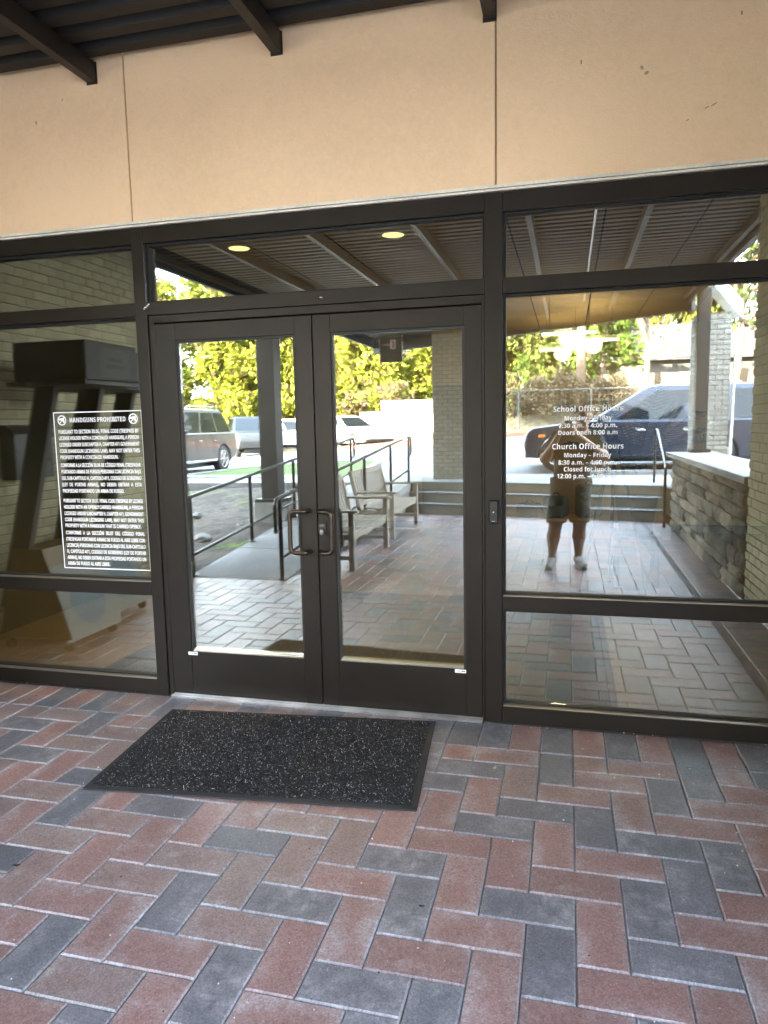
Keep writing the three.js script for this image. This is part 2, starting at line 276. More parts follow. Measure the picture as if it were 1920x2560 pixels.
// door leaves
function doorLeaf(hand, x0, x1, gx0, gx1, label) {
  const t = thing('glass_door', label, 'door', [hand < 0 ? x0 : x1, 0, 0], 0, 'double entrance doors');
  const o = hand < 0 ? -x0 : -x1, D0 = -0.058, D1 = -0.012, S = (a, b, c, d, e = D0, f = D1, r = 0.003) => rspan(a + o, b + o, c, d, e, f, r);
  part('stile', S(x0, gx0 - 0.012, 0.016, 2.176), bronze, t); part('stile', S(gx1 + 0.012, x1, 0.016, 2.176), bronze, t);
  part('top_rail', S(gx0 - 0.0115, gx1 + 0.0115, 2.080, 2.1755, D0, D1 - 0.001), bronze, t); part('bottom_rail', S(gx0 - 0.0115, gx1 + 0.0115, 0.0165, 0.278, D0, D1 - 0.001), bronze, t);
  part('glazing_bead', [span(gx0 - 0.0115 + o, gx0 + o, 0.2785, 2.0795, D0, D1 - 0.008), span(gx1 + o, gx1 + 0.0115 + o, 0.2785, 2.0795, D0, D1 - 0.008), span(gx0 + o, gx1 + o, 2.068, 2.0795, D0, D1 - 0.008)], bronzeDark, t);
  part('glazing_bead', [span(gx0 + o, gx1 + o, 0.2785, 0.286, D0, D1 - 0.003), span(gx0 + o, gx1 + o, 0.2862, 0.293, D0, D1 - 0.012)], mat(0.5, 0.46, 0.38, 0.3, { metalness: 0.8 }), t, 'bright worn bead under the glass');
  part('glass_pane', span(gx0 + 0.0004 + o, gx1 - 0.0004 + o, 0.2935, 2.0675, GZ_ + 0.018, GZ_ + 0.024), glass, t); part('inner_glass_pane', span(gx0 + 0.0004 + o, gx1 - 0.0004 + o, 0.2935, 2.0675, GZ_ + 0.008, GZ_ + 0.014), glass, t);
  const mx = hand < 0 ? -0.045 : 0.022, bx = hand < 0 ? -0.142 : 0.098, zf = 0.062;
  const hd = (z0, zz, dx = 0) => pipe([V(mx + o, 1.127, z0), V(mx + o, 1.127, zz), V(bx + dx + o, 1.127, zz), V(bx + dx + o, 0.898, zz), V(mx + o, 0.898, zz), V(mx + o, 0.898, z0)], 0.0125, 0.034, 14);
  part('pull_handle', hd(D1 - 0.002, zf - 0.02), handleMetal, t);
  part('pull_handle', hd(D0 + 0.002, D0 - 0.06), mat(0.05, 0.036, 0.028, 0.35, { metalness: 0.6 }), t, 'inner pull handle');
  if (hand > 0) {
    const l = part('lock_plate', rspan(0.006 + o, 0.052 + o, 0.988, 1.058, D1, D1 + 0.006, 0.002), bronzeDark, t);
    part('lock_cylinder', new THREE.CylinderGeometry(0.016, 0.018, 0.012, 24).rotateX(Math.PI / 2).translate(0.027 + o, 1.010, D1 + 0.011), mat(0.1, 0.09, 0.08, 0.3, { metalness: 0.8 }), l);
    part('key_face', [new THREE.CylinderGeometry(0.0075, 0.0075, 0.003, 20).rotateX(Math.PI / 2).translate(0.027 + o, 1.014, D1 + 0.0178), new THREE.CylinderGeometry(0.006, 0.006, 0.003, 20).rotateX(Math.PI / 2).translate(0.0265 + o, 1.003, D1 + 0.0178)], chrome, l);
    part('keyhole', box(0.0018, 0.006, 0.001, 0.0265 + o, 1.004, D1 + 0.0198), gasket, l);
    part('lock_label', box(0.024, 0.012, 0.0006, 0.027 + o, 1.045, D1 + 0.0066), mat(0.12, 0.1, 0.08, 0.5), l);
    part('weather_strip', span(x0 - 0.006 + o, x0 - 0.0005 + o, 0.02, 2.17, D0 + 0.01, D1 - 0.012), gasket, t);
  }
  const sx = hand < 0 ? -0.836 : 0.757;
  const st = part('sticker', box(0.06, 0.019, 0.0006, sx + 0.03 + o, 0.266, D1 + 0.0002), mat(0.8, 0.8, 0.78, 0.5), t);
  part('print', [box(0.018, 0.005, 0.0004, sx + 0.046 + o, 0.266, D1 + 0.0009), box(0.02, 0.0025, 0.0004, sx + 0.02 + o, 0.266, D1 + 0.0009)], gasket, st);
}
doorLeaf(-1, -0.9425, -0.002, -0.8025, -0.112, 'left bronze and glass entrance door with pull handle and no lock');
doorLeaf(1, 0.005, 0.905, 0.1145, 0.8045, 'right bronze and glass entrance door with key cylinder beside its handle');
{
  const t = thing('card_reader', 'slim black door reader with a white dot on the mullion beside the doors', 'card reader', [0.967, 1.072, 0]);
  part('body', boxUV(new RoundedBoxGeometry(0.046, 0.122, 0.022, 4, 0.009).translate(0, 0.061, 0.0115)), mat(0.014, 0.013, 0.013, 0.45), t);
  part('indicator', new THREE.CylinderGeometry(0.003, 0.003, 0.0012, 14).rotateX(Math.PI / 2).translate(0, 0.061, 0.0228), mat(0.85, 0.85, 0.85, 0.5), t);
  part('print', box(0.016, 0.0028, 0.0004, 0, 0.014, 0.0227), mat(0.4, 0.4, 0.4, 0.5), t);
}
// vinyl lettering
function canvasTex(w, h, draw) { const c = document.createElement('canvas'); c.width = w; c.height = h; const g = c.getContext('2d'); draw(g); const t = new THREE.CanvasTexture(c); t.colorSpace = THREE.SRGBColorSpace; t.anisotropy = 8; return t; }
{
  const W = 1024, H = 1617, sc = H / 1165;
  const lines = [[222, 'PURSUANT TO SECTION 30.06, PENAL CODE (TRESPASS BY'], [268, 'LICENSE HOLDER WITH A CONCEALED HANDGUN), A PERSON'], [316, 'LICENSED UNDER SUBCHAPTER H, CHAPTER 411 GOVERNMENT'], [363, 'CODE (HANDGUN LICENSING LAW), MAY NOT ENTER THIS'], [409, 'PROPERTY WITH A CONCEALED HANDGUN.', 1],
    [467, 'CONFORME A LA SECCIÓN 30.06 DE CÓDIGO PENAL (TRESPASAR'], [515, 'PORTANDO ARMAS DE FUEGO) PERSONAS CON LICENCIA BAJO'], [563, 'DEL SUB-CAPITULO H, CAPITULO 411, CODIGO DE GOBIERNO'], [610, '(LEY DE PORTAR ARMAS), NO DEBEN ENTRAR A ESTA'], [657, 'PROPIEDAD PORTANDO UN ARMA DE FUEGO.', 1],
    [730, 'PURSUANT TO SECTION 30.07, PENAL CODE (TRESPASS BY LICENSE'], [777, 'HOLDER WITH AN OPENLY CARRIED HANDGUN), A PERSON'], [825, 'LICENSED UNDER SUBCHAPTER H, CHAPTER 411, GOVERNMENT'], [871, 'CODE (HANDGUN LICENSING LAW), MAY NOT ENTER THIS'], [917, 'PROPERTY WITH A HANDGUN THAT IS CARRIED OPENLY.', 1],
    [970, 'CONFORME A LA SECCIÓN 30.07 DEL CÓDIGO PENAL'], [1018, '(TRESPASAR PORTANDO ARMAS DE FUEGO AL AIRE LIBRE CON'], [1065, 'LICENCIA) PERSONAS CON LICENCIA BAJO DEL SUB-CAPITULO'], [1112, 'H, CAPITULO 411, CODIGO DE GOBIERNO (LEY DE PORTAR'], [1158, 'ARMAS), NO DEBEN ENTRAR A ESTA PROPIEDAD PORTANDO UN'], [1203, 'ARMA DE FUEGO AL AIRE LIBRE.', 1]];
  const tex = canvasTex(W, H, (g) => {
    g.clearRect(0, 0, W, H); g.strokeStyle = g.fillStyle = '#fff'; g.lineWidth = 11; g.strokeRect(6, 6, W - 12, H - 12);
    g.textBaseline = 'middle'; g.font = 'bold 66px sans-serif';
    const tw = g.measureText('HANDGUNS PROHIBITED').width; g.save(); g.translate(188, 84); g.scale(652 / tw, 1); g.fillText('HANDGUNS PROHIBITED', 0, 0); g.restore();
    for (const cx of [100, 924]) { // crossed-out pistol
      g.lineWidth = 11; g.beginPath(); g.arc(cx, 84, 46, 0, 7); g.stroke();
      g.beginPath(); g.moveTo(cx - 36, 66); g.lineTo(cx + 26, 58); g.lineTo(cx + 30, 74); g.lineTo(cx + 28, 80); g.lineTo(cx + 36, 106); g.lineTo(cx + 18, 114); g.lineTo(cx + 6, 88); g.lineTo(cx - 6, 94); g.lineTo(cx - 8, 84); g.lineTo(cx - 36, 84); g.closePath(); g.fill();
      g.lineWidth = 10; g.beginPath(); g.moveTo(cx - 30, 116); g.lineTo(cx + 32, 50); g.stroke();
    }
    g.font = '49px sans-serif'; const xl = 48, xr = 976, kx = 0.72;
    for (const [yy, s, last] of lines) {
      const y = (yy - 82) * sc + 6, words = s.split(' '), ws = words.map((w) => g.measureText(w).width * kx), sum = ws.reduce((a, b) => a + b, 0);
      let k = kx, gap = last ? 9 : (xr - xl - sum) / (words.length - 1), f = 1;
      if (gap < 8) { f = (xr - xl - 8 * (words.length - 1)) / sum; gap = 8; }
      let x = xl; words.forEach((w, i) => { g.save(); g.translate(x, y); g.scale(k * f, 1); g.fillText(w, 0, 0); g.lineWidth = 3; g.strokeText(w, 0, 0); g.restore(); x += ws[i] * f + gap; });
    }
  });
  const m = single('window_notice', new THREE.PlaneGeometry(0.606, 0.957).translate(-1.381, 1.2235, GZ_ + 0.0048), vinyl(tex, 0.86, 0.86, 0.86), 'white vinyl handguns prohibited notice with thin border on the window', 'sign');
  m.castShadow = false;
  const W2 = 1024, H2 = 1024, px = 1024 / 0.42;
  const rows = [[158, 'School Office Hours', 1], [212, 'Monday – Friday'], [258, '7:30 a.m. – 4:00 p.m.'], [301, 'Doors open 8:00 a.m'], [390, 'Church Office Hours', 1], [441, 'Monday – Friday'], [486, '8:30 a.m. – 4:00 p.m.'], [529, 'Closed for lunch'], [572, '12:00 p.m. – 1:00 p.m.']];
  const widths = { 'School Office Hours': 445, 'Church Office Hours': 458, 'Monday – Friday': 302, '7:30 a.m. – 4:00 p.m.': 373, '8:30 a.m. – 4:00 p.m.': 373, 'Doors open 8:00 a.m': 380, 'Closed for lunch': 303, '12:00 p.m. – 1:00 p.m.': 388 };
  const t2 = canvasTex(W2, H2, (g) => {
    g.clearRect(0, 0, W2, H2); g.fillStyle = '#fff'; g.textAlign = 'center'; g.textBaseline = 'alphabetic';
    for (const [y, s, big] of rows) { g.font = (big ? 'bold 92px' : 'bold 76px') + ' sans-serif'; const w = widths[s] * 0.00076 * px / g.measureText(s).width; g.save(); g.translate(512, (y - 158) * 0.000807 * px + 118); g.scale(w, 1); g.fillText(s, 0, 0); g.restore(); }
  });
  const m2 = single('hours_lettering', new THREE.PlaneGeometry(0.42, 0.42).translate(1.427, 1.474, GZ_ + 0.0048), vinyl(t2, 0.86, 0.86, 0.86), 'white vinyl office hours lettering on the glass right of the doors', 'lettering');
  m2.castShadow = false;
}

// ================================================================ WALL ABOVE AND THE BUILDING
{
  const t = thing('stucco_wall', 'peach stucco wall panels above the glass storefront', 'wall');
  const e = 0.004, xs = [-3.05, -1.024, 0.979, 2.82];
  for (let k = 0; k < 3; k++) part('stucco_panel', rspan(xs[k] + e, xs[k + 1] - e, 2.734, 4.1, -0.09, 0.012, 0.003), stucco, t);
  part('joint_backing', span(-3.05, 2.82, 2.73, 4.1, -0.14, -0.001), mat(0.34, 0.25, 0.17, 0.95), t);
  part('drip_trim', [span(-3.05, 2.82, 2.7195, 2.733, -0.06, 0.020), span(-3.05, 2.82, 2.7055, 2.7165, -0.06, 0.016)], trimPaint, t);
  part('trim_shadow_gap', span(-3.05, 2.82, 2.7166, 2.7194, -0.06, 0.011), gasket, t);
  const stain = mat(0.5, 0.36, 0.225, 0.95, { map: again(wear, 6) });
  part('scuff', [[1.66, 3.155, 0.02, 0.014], [1.64, 3.18, 0.012, 0.02], [1.95, 2.985, 0.03, 0.006], [1.92, 2.975, 0.022, 0.006], [1.84, 2.93, 0.016, 0.005], [-1.42, 3.42, 0.018, 0.006]].map(([x, y, w, h]) => new THREE.CircleGeometry(1, 14).scale(w * 0.5, h * 0.5, 1).rotateZ(0.5).translate(x, y, 0.0123)), stain, t);
  part('nail_mark', [[1.372, 3.24], [-1.6, 3.32], [2.05, 3.35]].map(([x, y]) => box(0.004, 0.016, 0.001, x, y, 0.0125)), gasket, t);
  // the mass of the building behind and above
  const b = thing('church_building', 'long stucco church building that the glass entrance belongs to', 'building');
  const bm = mat(0.6, 0.45, 0.32, 0.9, { map: again(wearSoft, 0.3) });
  part('wall', [span(-40, -3.05 - 0.32, 0, 4.4, -0.5, 0.0), span(2.82 + 0.35, 30, 0, 4.4, -0.5, 0.0)], bm, b);
  part('upper_wall', [span(-40, 30, 4.1, 7.9, -0.45, -0.15)], bm, b);
  part('roof', [span(-40, 30, 7.9, 8.1, -14, -0.1), span(-40, 30, 3.9, 4.05, -13, -0.5)], mat(0.2, 0.19, 0.18, 0.9), b);
  part('rear_wall', [span(-40, 30, 0, 8, -14, -13.6)], bm, b);
}
// ================================================================ CANOPY
{
  const t = thing('canopy', 'dark brown corrugated steel canopy over the paved entrance', 'canopy');
  const edge = (x) => 8.8 + (3.2 - x) * 0.70, XL = -3.2, XR = 3.15, ribs = [];
  for (let z = 0.012; z < 13.2; z += 0.1524) { // trapezoid deck ribs running along the wall
    const xa = Math.max(XL, 3.2 - (z + 0.15 - 8.8) / 0.70), xb = z + 0.15 > 8.8 ? Math.min(XR, 3.2 - (z + 0.15 - 8.8) / 0.70) : XR; if (xb - XL < 0.3) break;
    const s = new THREE.Shape([[0, 0.038], [0.028, 0.038], [0.048, 0], [0.126, 0], [0.1475, 0.038], [0.1524, 0.038], [0.1524, 0.044], [0, 0.044]].map(([a, b]) => new THREE.Vector2(a, b)));
    const g = new THREE.ExtrudeGeometry(s, { depth: xb - XL, bevelEnabled: false }); g.rotateY(-Math.PI / 2); g.scale(1, 1, 1);
    g.translate(xb, 3.585, z); ribs.push(boxUV(g));
  }
  part('roof_deck', ribs, deckSteel, t);
  for (const x of [-2.305, -1.22, -0.132, 0.951, 2.03, 3.1]) {
    const zE = edge(x) - 0.03, r = part('roof_beam', [rspan(x - 0.028, x + 0.028, 3.482, 3.584, 0.013, zE, 0.004)], beamSteel, t);
    part('end_plate', box(0.066, 0.112, 0.006, x, 3.53, 0.0155), beamSteel, r);
  }
  part('conduit', [rod(V(1.565, 3.56, 0.02), V(1.565, 3.56, 8.8), 0.012)], mat(0.5, 0.5, 0.48, 0.4, { metalness: 0.5 }), t);
  part('fascia_beam', [beam(V(XL, 3.47, edge(XL)), V(XR + 0.1, 3.47, edge(XR + 0.1)), 0.12, 0.36)], deckSteel, t);
  part('edge_channel', [span(XL - 0.06, XL, 3.42, 3.66, 0.013, edge(XL)), span(XR, XR + 0.06, 3.42, 3.66, 0.013, edge(XR))], beamSteel, t);
}
// ================================================================ BRICK AND STONE
function brickWork(parent, plane, along, height, mats, { course = 0.077, len = 0.2, joint = 0.011, y0 = 0, near = [0, 1.4], most = 300, offset = 0, depth = 0.05 } = {}) {
  // plane(u, y, out) -> position; bricks proud of the mortar by 6 mm
  const list = [], L = len - joint, h = course - joint;
  for (let r = 0; r * course + h < height + 0.001; r++) for (let k = -1; k * len < along; k++) {
    let a = k * len + (r % 2 ? len / 2 : 0) + offset, b = a + L; a = Math.max(a, 0); b = Math.min(b, along); if (b - a < 0.03) continue;
    list.push({ u: (a + b) / 2, w: b - a, y: y0 + r * course + joint / 2 + h / 2 });
  }
  for (const q of list) q.d = Math.hypot(q.u - near[0], q.y - near[1]);
  list.sort((p, q) => p.d - q.d);
  const geos = {}, rest = mats.map(() => []);
  list.forEach((q, n) => {
    const key = q.w.toFixed(2) + '|' + Math.floor(rnd() * 3), g = geos[key] ??= boxUV(new THREE.BoxGeometry(q.w, h, depth)).translate(0, 0, 0);
    const mi = Math.floor(rnd() * mats.length), out = rr(-0.0015, 0.0015), o = plane(q.u, q.y, out);
    if (n < most) { const m = part('brick', g, mats[mi], parent); m.position.copy(o.p); m.rotation.y = o.turn; }
    else { const c = g.clone(); c.rotateY(o.turn); c.translate(o.p.x, o.p.y, o.p.z); rest[mi].push(c); }
  });
  rest.forEach((a, i) => { if (a.length) { const m = part('brickwork', mergeGeometries(a), mats[i], parent); m.userData.kind = 'stuff'; } });
}
{
  const r = thing('brick_wall', 'tan brick side wall of the entrance beside the low stone wall', 'wall');
  part('mortar_bed', span(2.833, 3.18, 0, 3.58, 0.001, 2.826), mortar, r);
  brickWork(r, (u, y, o) => ({ p: V(2.82 + 0.025 + o, y, 0.012 + u), turn: Math.PI / 2 }), 2.825, 3.56, brickMats, { near: [2.5, 1.3] });
  for (let k = 0; k < 45; k++) { const m = part('brick', box(0.16, 0.066, 0.02), pick(brickMats), r); m.position.set(2.93 + (k % 2) * 0.0, 0.0385 + k * 0.077, 2.826); }
  const l = thing('brick_wall', 'tan brick side wall of the entrance carrying the grey mailbox', 'wall');
  part('mortar_bed', span(-3.37, -3.063, 0, 3.58, 0.001, 3.44), mortar, l);
  brickWork(l, (u, y, o) => ({ p: V(-3.05 - 0.025 + o, y, 0.012 + u), turn: Math.PI / 2 }), 3.42, 3.56, brickMats, { near: [1.3, 1.6] });
}
{
  const t = thing('mailbox', 'grey metal wall mailbox with rounded lid on the brick side wall', 'mailbox', [-3.047, 1.205, 1.2], Math.PI / 2);
  const gm = mat(0.05, 0.052, 0.046, 0.5, { map: again(wear, 2) });
  part('body', rspan(-0.22, 0.22, 0, 0.34, 0, 0.14, 0.006), gm, t);
  const s = new THREE.Shape(); s.moveTo(0, 0); s.lineTo(0.155, 0); s.lineTo(0.155, 0.02); s.quadraticCurveTo(0.12, 0.09, 0, 0.095); s.closePath();
  part('lid', new THREE.ExtrudeGeometry(s, { depth: 0.46, bevelEnabled: true, bevelSize: 0.004, bevelThickness: 0.004, bevelSegments: 2 }).rotateY(-Math.PI / 2).translate(0.23, 0.342, 0), mat(0.035, 0.036, 0.033, 0.45), t);
  part('lock', new THREE.CylinderGeometry(0.012, 0.012, 0.01, 16).rotateX(Math.PI / 2).translate(-0.16, 0.15, 0.144), chrome, t);
  part('name_label', box(0.09, 0.035, 0.001, 0.02, 0.04, 0.1412), mat(0.7, 0.72, 0.7, 0.5), t);
}
{ // low stone wall with slab caps
  const t = thing('stone_wall', 'low split-face stone wall with pale slab cap beside the steps', 'wall');
  part('core', span(2.86, 3.38, 0, 1.02, 2.845, 7.34), mortar, t);
  const geo = [];
  for (let k = 0; k < 5; k++) { // split-face blocks: a box with a hacked front
    const g = new THREE.BoxGeometry(1, 1, 0.09, 7, 3, 1), p = g.attributes.position;
    const hsh = (a, b) => { const s = Math.sin(a * 91.7 + b * 47.3 + k * 13.1) * 4375.5; return s - Math.floor(s); };
    for (let i = 0; i < p.count; i++) if (p.getZ(i) > 0) { const rim = Math.abs(p.getX(i)) > 0.49 || Math.abs(p.getY(i)) > 0.49; p.setZ(i, 0.045 - (rim ? 0.016 : 0) + (hsh(Math.round(p.getX(i) * 14), Math.round(p.getY(i) * 6)) - 0.4) * 0.03); }
    geo.push(mergeVertices(g).toNonIndexed()); geo[k].computeVertexNormals(); boxUV(geo[k]);
  }
  let y = 0; const hs = [0.15, 0.1, 0.17, 0.12, 0.16, 0.11, 0.13, 0.08];
  hs.forEach((h, r) => {
    let z = 2.85 - (r % 2 ? 0.12 : 0);
    while (z < 7.33) { const L = Math.min(rr(0.18, 0.5), 7.34 - z); const a = Math.max(z, 2.85); if (L > 0.05) { const m = part('stone_block', pick(geo), pick(stoneMats), t); m.scale.set(z + L - a - 0.018, h - 0.018, 1); m.position.set(2.845 + rr(-0.018, 0.012), y + h / 2, (a + z + L) / 2); m.rotation.y = -Math.PI / 2; } z += L; }
    let x = 2.83; while (x < 3.36) { const L = Math.min(rr(0.2, 0.35), 3.38 - x); const m = part('stone_block', pick(geo), pick(stoneMats), t); m.scale.set(L - 0.008, h - 0.008, 1); m.position.set(x + L / 2, y + h / 2, 7.335); x += L; }
    y += h;
  });
  let z = 2.85; for (const L of [0.95, 1.1, 0.9, 1.05, 0.62]) { part('cap_slab', rspan(2.79, 3.44, 1.022, 1.091, z + 0.004, z + L - 0.004, 0.01), capStone, t); z += L; }
  part('cap_slab', rspan(2.79, 3.44, 1.022, 1.091, z + 0.004, 7.95, 0.01), capStone, t);
  part('end_pier', span(2.9, 3.4, 0, 1.02, 7.42, 7.9), stoneMats[2], t);
}
function brickPier(name, label, x0, x1, z0, z1, y0, y1, mats, opt = {}) {
  const t = thing(name, label, 'pillar'), i = 0.011;
  part('mortar_bed', span(x0 + i, x1 - i, y0, y1, z0 + i, z1 - i), mortar, t);
  const o = { most: 140, near: [0, (y0 + y1) / 2], y0, depth: 0.04, ...opt };
  brickWork(t, (u, y, out) => ({ p: V(x0 + u, y, z0 + 0.02 - out), turn: 0 }), x1 - x0, y1 - y0, mats, o);
  brickWork(t, (u, y, out) => ({ p: V(x1 - 0.02 + out, y, z0 + 0.041 + u), turn: Math.PI / 2 }), z1 - z0 - 0.042, y1 - y0, mats, { ...o, most: 80 });
  brickWork(t, (u, y, out) => ({ p: V(x0 + 0.02 - out, y, z0 + 0.041 + u), turn: Math.PI / 2 }), z1 - z0 - 0.042, y1 - y0, mats, { ...o, most: 80 });
  return t;
}
{
  const p = brickPier('brick_pillar', 'tan brick pillar standing on the landing at the top of the steps', -1.21, -0.5, 10.0, 10.55, 0.516, 3.35, [[0.5, 0.47, 0.38], [0.46, 0.43, 0.35], [0.54, 0.5, 0.4]].map((c) => mat(...c, 0.9, { map: again(wear, 2.3) })));
  const b = thing('notice_board', 'pale notice board hanging on the side of the brick pillar', 'sign', [-0.493, 0.9, 10.28], Math.PI / 2);
  part('panel', rspan(-0.2, 0.2, 0, 1.35, 0, 0.02, 0.004), mat(0.6, 0.62, 0.62, 0.6), b);
  const w = brickPier('white_brick_pillar', 'white painted brick pillar behind the dark post on the stone wall', 3.24, 3.74, 8.35, 8.9, 0.4, 3.2, whiteBrickMats);
  part('pipe', [rod(V(3.76, 0.45, 8.33), V(3.80, 2.6, 8.33), 0.022)], whitePaint, w, 'white downspout');
  const wb = thing('white_beam', 'white timber beam resting on the white brick pillar', 'beam');
  part('timber', [beam(V(3.1, 3.72, 7.4), V(4.0, 3.33, 9.3), 0.16, 0.24)], whitePaint, wb);
}
{ // steel posts
  const post = (x, z, y0, w, label) => { const t = thing('steel_post', label, 'post', [x, y0, z]); part('shaft', rspan(-w / 2, w / 2, 0, 3.44 - y0, -w / 2, w / 2, 0.006), mat(0.045, 0.04, 0.034, 0.5, { map: again(wear, 1) }), t); part('base_plate', rspan(-w * 0.8, w * 0.8, 0, 0.05, -w * 0.8, w * 0.8, 0.004), railPaint, t); return t; };
  post(3.22, 7.66, 1.092, 0.17, 'dark steel canopy post standing on the low stone wall');
  post(-2.86, 6.0, 0.5, 0.26, 'thick dark steel canopy post on a stone plinth beside the ramp');
  const p = thing('stone_plinth', 'pale stone plinth under the thick dark post beside the ramp', 'plinth', [-2.86, 0, 6.0]);
  part('block', rspan(-0.22, 0.22, 0.0, 0.5, -0.22, 0.22, 0.015), capStone, p); part('red_footing', rspan(-0.25, 0.25, 0, 0.14, -0.25, 0.25, 0.01), mat(0.3, 0.12, 0.09, 0.9), p);
}
// ================================================================ STEPS, LANDING, RAMP, GROUND
const gy = (x, z) => { const X = Math.min(Math.max(x, -16), 9), zz = Math.min(z, 34); return 0.47 + Math.max(0, zz - 11.2) * (0.05 + 0.003 * (X - 1)) - 0.024 * Math.max(0, 1 - X) * Math.min(1, Math.max(0, (z - 9) / 4)); };
function terrain(x0, x1, z0, z1, nx, nz, f) {
  const g = new THREE.PlaneGeometry(1, 1, nx, nz), p = g.attributes.position;
  for (let i = 0; i < p.count; i++) { const x = x0 + (p.getX(i) + 0.5) * (x1 - x0), z = z0 + (0.5 - p.getY(i)) * (z1 - z0); p.setXYZ(i, x, f(x, z), z); }
  g.computeVertexNormals(); const n = g.attributes.normal; if (n.getY(0) < 0) { const ix = g.index; for (let i = 0; i < ix.count; i += 3) { const a = ix.getX(i); ix.setX(i, ix.getX(i + 1)); ix.setX(i + 1, a); } g.computeVertexNormals(); }
  return boxUV(g);
}
struct('ground', terrain(-240, 240, -240, 240, 4, 4, () => -0.4), mat(0.14, 0.13, 0.1, 0.95));
{
  const steps = new THREE.Group(); steps.name = 'steps'; steps.userData.kind = 'structure'; scene.add(steps);
  const sh = (d) => [[-1.5, stepZ(-1.5) + d], [2.82, stepZ(2.82) + d], [2.82, 11.2], [-1.5, 11.2]];
  const riser = mat(0.34, 0.305, 0.24, 0.9, { map: again(wear, 0.6), bumpMap: again(grit, 2), bumpScale: 0.002 });
  [[0, 0.172], [0.3, 0.344]].forEach(([d, y], k) => { const a = sh(d), b = sh(d + 0.42); part('step_riser', flat([a[0], a[1], b[1], b[0]], y - 0.03, 0.17), riser, steps); const c = sh(d - 0.015); part('step_tread', flat([c[0], c[1], b[1], b[0]], y, 0.0295), concrete, steps); });
  const a = sh(0.6), b = sh(0.9); part('step_riser', flat([a[0], a[1], b[1], b[0]], 0.486, 0.16), riser, steps);
  struct('landing', flat([[-2.6, 9.2], [-1.5, 9.2], [-1.49, stepZ(-1.5) + 0.585], [2.82, stepZ(2.82) + 0.585], [3.0, 8.0], [9, 8.0], [9, 11.2], [-9.5, 11.2], [-9.5, 10.75], [-2.6, 10.3]], 0.516, 0.0295), concrete);
  struct('landing_base', flat([[-2.6, 9.3], [-1.5, 9.5], [2.8, 9.0], [9, 8.05], [9, 11.15], [-9.5, 11.15], [-9.5, 10.8], [-2.6, 10.35]], 0.486, 0.5), riser);
  struct('sidewalk', flat([[-14, 8.5], [-2.6, 9.2], [-2.6, 10.29], [-14, 10.0]], 0.514, 0.28), concrete);
  struct('kerb', [span(1.6, 3.6, 0.48, 0.60, 10.9, 11.15)], concrete);
}
{ // ramp
  const g = new THREE.BufferGeometry(), za = 3.068, zb = 9.25, x0 = -2.62, x1 = -1.50, y0 = 0.004, y1 = 0.514;
  const m = struct('ramp', [beam(V(-2.06, y0 - 0.06, za), V(-2.06, y1 - 0.06, zb), 1.12, 0.12)], mat(0.30, 0.29, 0.275, 0.8, { map: again(wear, 0.6), bumpMap: again(grit, 1.5), bumpScale: 0.0012 }));
  for (const f of [0.2, 0.4, 0.6, 0.8]) { const z = za + (zb - za) * f, y = y0 + (y1 - y0) * f; part('joint', beam(V(x0 + 0.01, y + 0.001, z), V(x1 - 0.01, y + 0.001, z), 0.012, 0.003), bronzeDark, m); }
  const side = new THREE.Shape([[za, 0.0], [zb, 0.4], [zb, -0.3], [za, -0.3]].map(([a, b]) => new THREE.Vector2(a, b)));
  part('ramp_base', boxUV(new THREE.ExtrudeGeometry(side, { depth: 1.1, bevelEnabled: false }).rotateY(-Math.PI / 2).translate(-1.51, 0, 0)), concrete, m);
  const ry = (z) => y0 + (y1 - y0) * (z - za) / (zb - za);
  function rail(x, zs, label, loop) {
    const t = thing('handrail', label, 'railing', [0, 0, 0], 0, 'black pipe handrails of the ramp');
    const zf = zs[0], zl = zs[zs.length - 1], top = 0.845;
    part('top_rail', pipe([V(x, ry(zf) + 0.50, zf - 0.13), V(x, ry(zf) + top, zf - 0.13), V(x, ry(zl) + top, zl), V(x, ry(zl) + top, zl + 0.22), V(x, ry(zl) + 0.5, zl + 0.22), V(x, ry(zl) + 0.5, zl + 0.02)], 0.021, 0.06), railPaint, t);
    part('lower_rail', rod(V(x, ry(zf) + 0.225, zf), V(x, ry(zl) + 0.225, zl), 0.019), railPaint, t);
    for (const z of zs) { const p = part('post', rod(V(x, ry(z) - 0.02, z), V(x, ry(z) + top, z), 0.023), railPaint, t); part('base_collar', new THREE.CylinderGeometry(0.045, 0.05, 0.015, 16).translate(x, ry(z) + 0.008, z), railPaint, p); }
    return t;
  }
  rail(-2.575, [3.09, 4.6, 6.1, 7.6, 9.0], 'black pipe handrail on the planting bed side of the ramp');
  rail(-1.545, [3.09, 4.7, 6.3, 7.9, 9.3], 'black pipe handrail on the bench side of the ramp');
  const t = thing('handrail', 'single black pipe stair rail beside the low stone wall', 'railing');
  part('rail', pipe([V(2.72, 0.0, 7.35), V(2.72, 0.86, 7.36), V(2.74, 0.92, 7.55), V(2.77, 1.42, 8.9), V(2.77, 1.42, 9.2), V(2.77, 0.516, 9.2)], 0.021, 0.05), railPaint, t);
}
